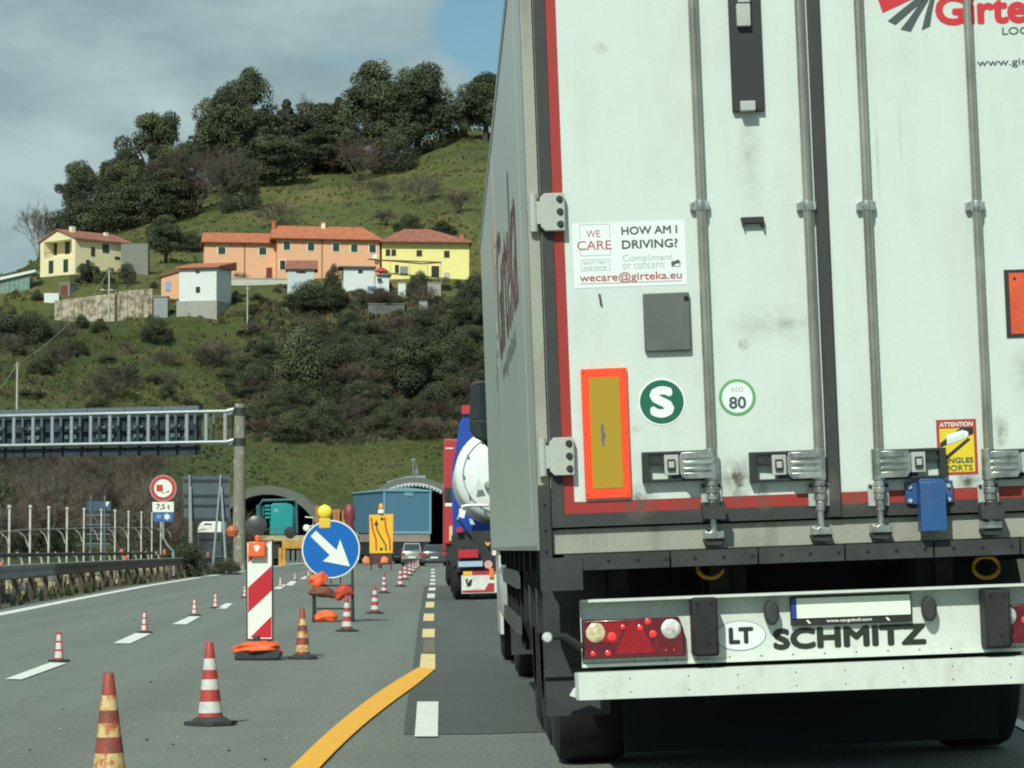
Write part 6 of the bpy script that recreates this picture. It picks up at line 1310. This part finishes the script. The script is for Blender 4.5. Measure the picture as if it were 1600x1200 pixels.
# parked white car on the terrace: only roof and side show
t,S=house('terrace_car','white car parked above the old retaining wall, only its upper half showing',168,460,419,0,'car'); b=MB(); b.prism([(-1.9,-.9),(1.9,-.9),(1.95,.0),(1.3,.15),(.8,.75),(-1.0,.78),(-1.5,.2),(-1.95,.05)],0,1.7,M('car_white',(.75,.78,.77),.35,coat=.4)); o=b.build('car_body',t,bevel=.05); b=MB(); b.prism([(-1.3,.2),(1.05,.2),(.7,.65),(-.95,.67)],-.02,-.001,MATS['car_glass']); b.build('side_window',t)
for s_ in (-1.2,1.2): b=MB(); b.lathe([(0,-.1),(.32,-.1),(.32,.1),(0,.1)],(s_,.1,-.85),tyre,axis='y',n=16); b.build('wheel',t)
# cream house on the left with its recessed balcony
q=at(117,431,433); t=thing('cream_house','cream coloured gabled house with a recessed balcony, highest at the left','house',q,(0,0,R_(-45))); S=Fr(q,(0,0,R_(-45)))
xl=p(63,400)[0]; zf=p(90,402)[1]; ze=p(117,371)[1]; zr_=p(90,358,-.4)[1]; z2=p(90,376)[1]; xi0,xi1=p(68.5,390)[0],p(112,390)[0]
b=MB(); b.box(xl,0,.001,10.5,-2.5,zf,crw); b.box(xl,0,1.9,10.5,zf+.001,ze,crw); b.box(xl,xi0,.0,1.899,zf+.001,ze,crw); b.box(xi1,0,0,1.899,zf+.001,ze,crw); b.box(xi0+.001,xi1-.001,0,1.899,z2,ze,crw); b.prism([(xl,ze+.001),(0,ze+.001),(xl/2,zr_-.25)],0,10.5,crw); b.build('wall',t)
b=MB(); zr2=zr_; ov=.55; b.prism([(xl-ov,ze-.30),(xl/2,zr2-.1),(ov,ze-.30),(ov,ze-.08),(xl/2,zr2+.12),(xl-ov,ze-.08)],-.25,11,terd); rf=b.build('roof',t,smooth=0)
b=MB(); b.box(xl/2+.9,xl/2+1.6,1.5,2.2,zr_-.5,zr_+.5,crw); b.build('chimney',rf); b=MB(); b.box(xl/2+1.2,xl/2+1.7,8,8.6,zr_-.9,zr_+.1,surr); b.build('chimney',rf)
b=MB(); b.box(xi0+.01,xi1-.01,.02,.06,zf+.01,zf+.95,M('rail_thin',(.55,.5,.3),.7)) if False else b.tube([(xi0,.05,zf+.9),(xi1,.05,zf+.9)],.03,dkw,5); 
for k in range(14): x=xi0+(xi1-xi0)*k/13; b.tube([(x,.05,zf),(x,.05,zf+.9)],.012,dkw,4)
b.build('balcony_rail',t)
for u,v,w_,h,yy in ((87,389,5,20,1.9),(105.5,387,8,20,1.9),(80,417,8,20,0),(103,415,8,20,0)):
    x,z=p(u,v,yy); K=433/FPX/.707; b=MB(); b.box(x-w_*K/2,x+w_*K/2,yy-.08,yy-.002,z-h*K*.35,z+h*K*.35,shut); b.build('shuttered_door',t)
for u,v,w_,h in ((145,393,5,14),(165,388,9,13),(137,410,5,8),(183,403,7,4)):
    y_,z=S.onx(u,v,0); K=433/FPX; b=MB(); b.box(.002,.08,y_-w_*K*.7,y_+w_*K*.7,z-h*K/2,z+h*K/2,shut); b.build('window',t)
# hedge
q=at(162,434,424); b=MB(); rh=random.Random(9); o=None
for k in range(46): leaves(b,(rh.uniform(-4.6,4.6),rh.uniform(-.8,.8),rh.uniform(-.8,1.9)),rh.uniform(.6,.95),55,.2,rh,lf1,.9)
o=b.build('hedge',smooth=0); o.location=q; tag(o,'long dark clipped hedge in front of the cream house','hedge')
# greenhouse
q=at(0,462,424); t=thing('greenhouse','long greenhouse with a white edged roof at the left picture edge','greenhouse',q); S=Fr(q); gg=M('greenhouse_pane',(.16,.27,.24),.3,var=.2,vs=1)
b=MB(); b.prism([p(-60,462),p(46,462),p(46,428),p(-60,452)],0,4,gg); b.build('glass_wall',t)
b=MB(); b.prism([p(-60,452),p(56,425.5),p(56,421.5),p(-60,447)],-.5,4.5,M('greenhouse_roof',(.66,.72,.70),.5)); b.build('roof_edge',t)
b=MB(); 
for k in range(14): x=p(-55+7.4*k,450)[0]; b.box(x-.05,x+.05,-.08,-.001,p(0,462)[1],p(-60+7.4*k,452-1.6*k)[1]-.1,M('greenhouse_rib',(.30,.38,.35),.6))
b.build('rib',t); b=MB(); b.box(p(-60,470)[0],p(40,470)[0],-.3,4,-2,-.001,M('footing_grey',(.22,.24,.2),.9)); b.build('footing',t)
# terrace sheds and panels at the right
for u0,u1,v0,v1,Y,m,n_,lab,cat in ((622,634,441,457,412,whw,'wall_panel_board','pale upright board below the yellow house, left one','board'),(668,689,441,457,413,conc2,'wall_panel_board','wide pale board below the yellow house, right one','board'),(575,632,474,486,405,M('tin_dull',(.10,.12,.11),.7,var=.4,vs=1.2),'tin_lean_to','low dull tin lean-to in the scrub below the white outbuilding','shed'),(655,668,470,478,404,conc2,'stone_block','small pale block in the scrub below the yellow house','block')):
    q=at((u0+u1)/2,v1,Y); S=Fr(q); b=MB(); x0,z1=p(u0,v0); x1,_=p(u1,v0); b.box(x0,x1,0,.8,-.6,z1*.93,m); b.box(x0-.08,x1+.08,-.1,.9,z1*.93+.001,z1,conc2); o=b.build(n_ if n_!='wall_panel_board' else 'timber_board',bevel=.02); o.location=q; tag(o,lab,cat)
for i,(u,v,w_,h) in enumerate(((604,452,20,14),(645,456,24,16),(662,450,20,22),(694,455,26,18),(716,450,22,16),(735,446,26,20),(592,460,26,16),(632,466,30,16),(560,466,30,14),(512,462,22,14),(240,452,18,12),(60,478,26,16),(470,474,30,12),(402,470,30,10),(372,478,24,12))):
    plant('shrub','shrub',(21,22,23)[i%3],u,v,v-h,w_,size_(w_)+' bush '+['right of the red sunshade','in front of the pergola','under the right end of the pergola','left of the wide pale board','right of the wide pale board','at the right corner of the yellow house','under the low white outbuilding','below the left pale board','above the dull tin lean-to','right of the small blue shed','behind the grey shed','left of the old retaining wall','below the small blue shed','below the whitish garden wall','right of the white tower house'][i],'shrub')
b=MB()
for k in range(7000):
    u=rt.uniform(385,830); Y=rt.uniform(361,410); x=(u-677)/FPX*Y; z=hz(x,Y); s=rt.uniform(.3,.9); m=td if rt.random()<.6 else tb
    for j in range(3):
        a=rt.random()*6.28; dx,dy=math.cos(a)*s,math.sin(a)*s*.6; h=s*rt.uniform(.5,1.3); b.add([(x-dx,Y-dy,z-.15),(x+dx,Y+dy,z-.15),(x+dx*.6+rt.uniform(-.2,.2),Y+dy*.5-.1,z+h),(x-dx*.5,Y-dy*.5-.1,z+h*.8)],[(0,1,2,3)],m)
tag(b.build('undergrowth',smooth=0),'dark tangled undergrowth covering the slope below the houses','undergrowth',kind='stuff')
# utility poles and cable
def upole(u,vt,vb,Y,label,r=.11):
    q=at(u,vb,Y); zb=hz(q.x,q.y); zt3=at(u,vt,Y).z; t=thing('utility_pole',label,'pole',(q.x,q.y,zb)); b=MB(); b.lathe([(r*1.3,-1),(r,zt3-zb-.1),(0,zt3-zb)],(0,0,0),M('pole_concrete',(.42,.44,.40),.8),n=10); b.build('pole',t)
    b=MB(); b.box(-.4,.4,-.06,.06,zt3-zb-.5,zt3-zb-.38,M('crossarm',(.25,.27,.25),.6)); b.build('crossarm',t); return Vector((q.x,q.y,zt3-.3))
a1=upole(170,420,507,409,'pale pole standing before the old retaining wall'); a2=upole(386.5,446,500,404,'thin pale pole right of the white tower house',.09); a3=upole(26,565,677,338,'pale pole at the far left above the gantry')
cb=MB()
def cable(a,c,sag,m): 
    pts=[a.lerp(c,k/12)-Vector((0,0,sag*4*(k/12)*(1-k/12))) for k in range(13)]; cb.tube(pts,.035,m,5)
cm=M('cable_greenish',(.22,.30,.2),.7); cable(a1,a3,1.5,cm); cable(a3,at(-60,660,300),.8,cm)
o=cb.build('power_cable'); tag(o,'sagging cable from the retaining wall pole down to the far left pole','cable')
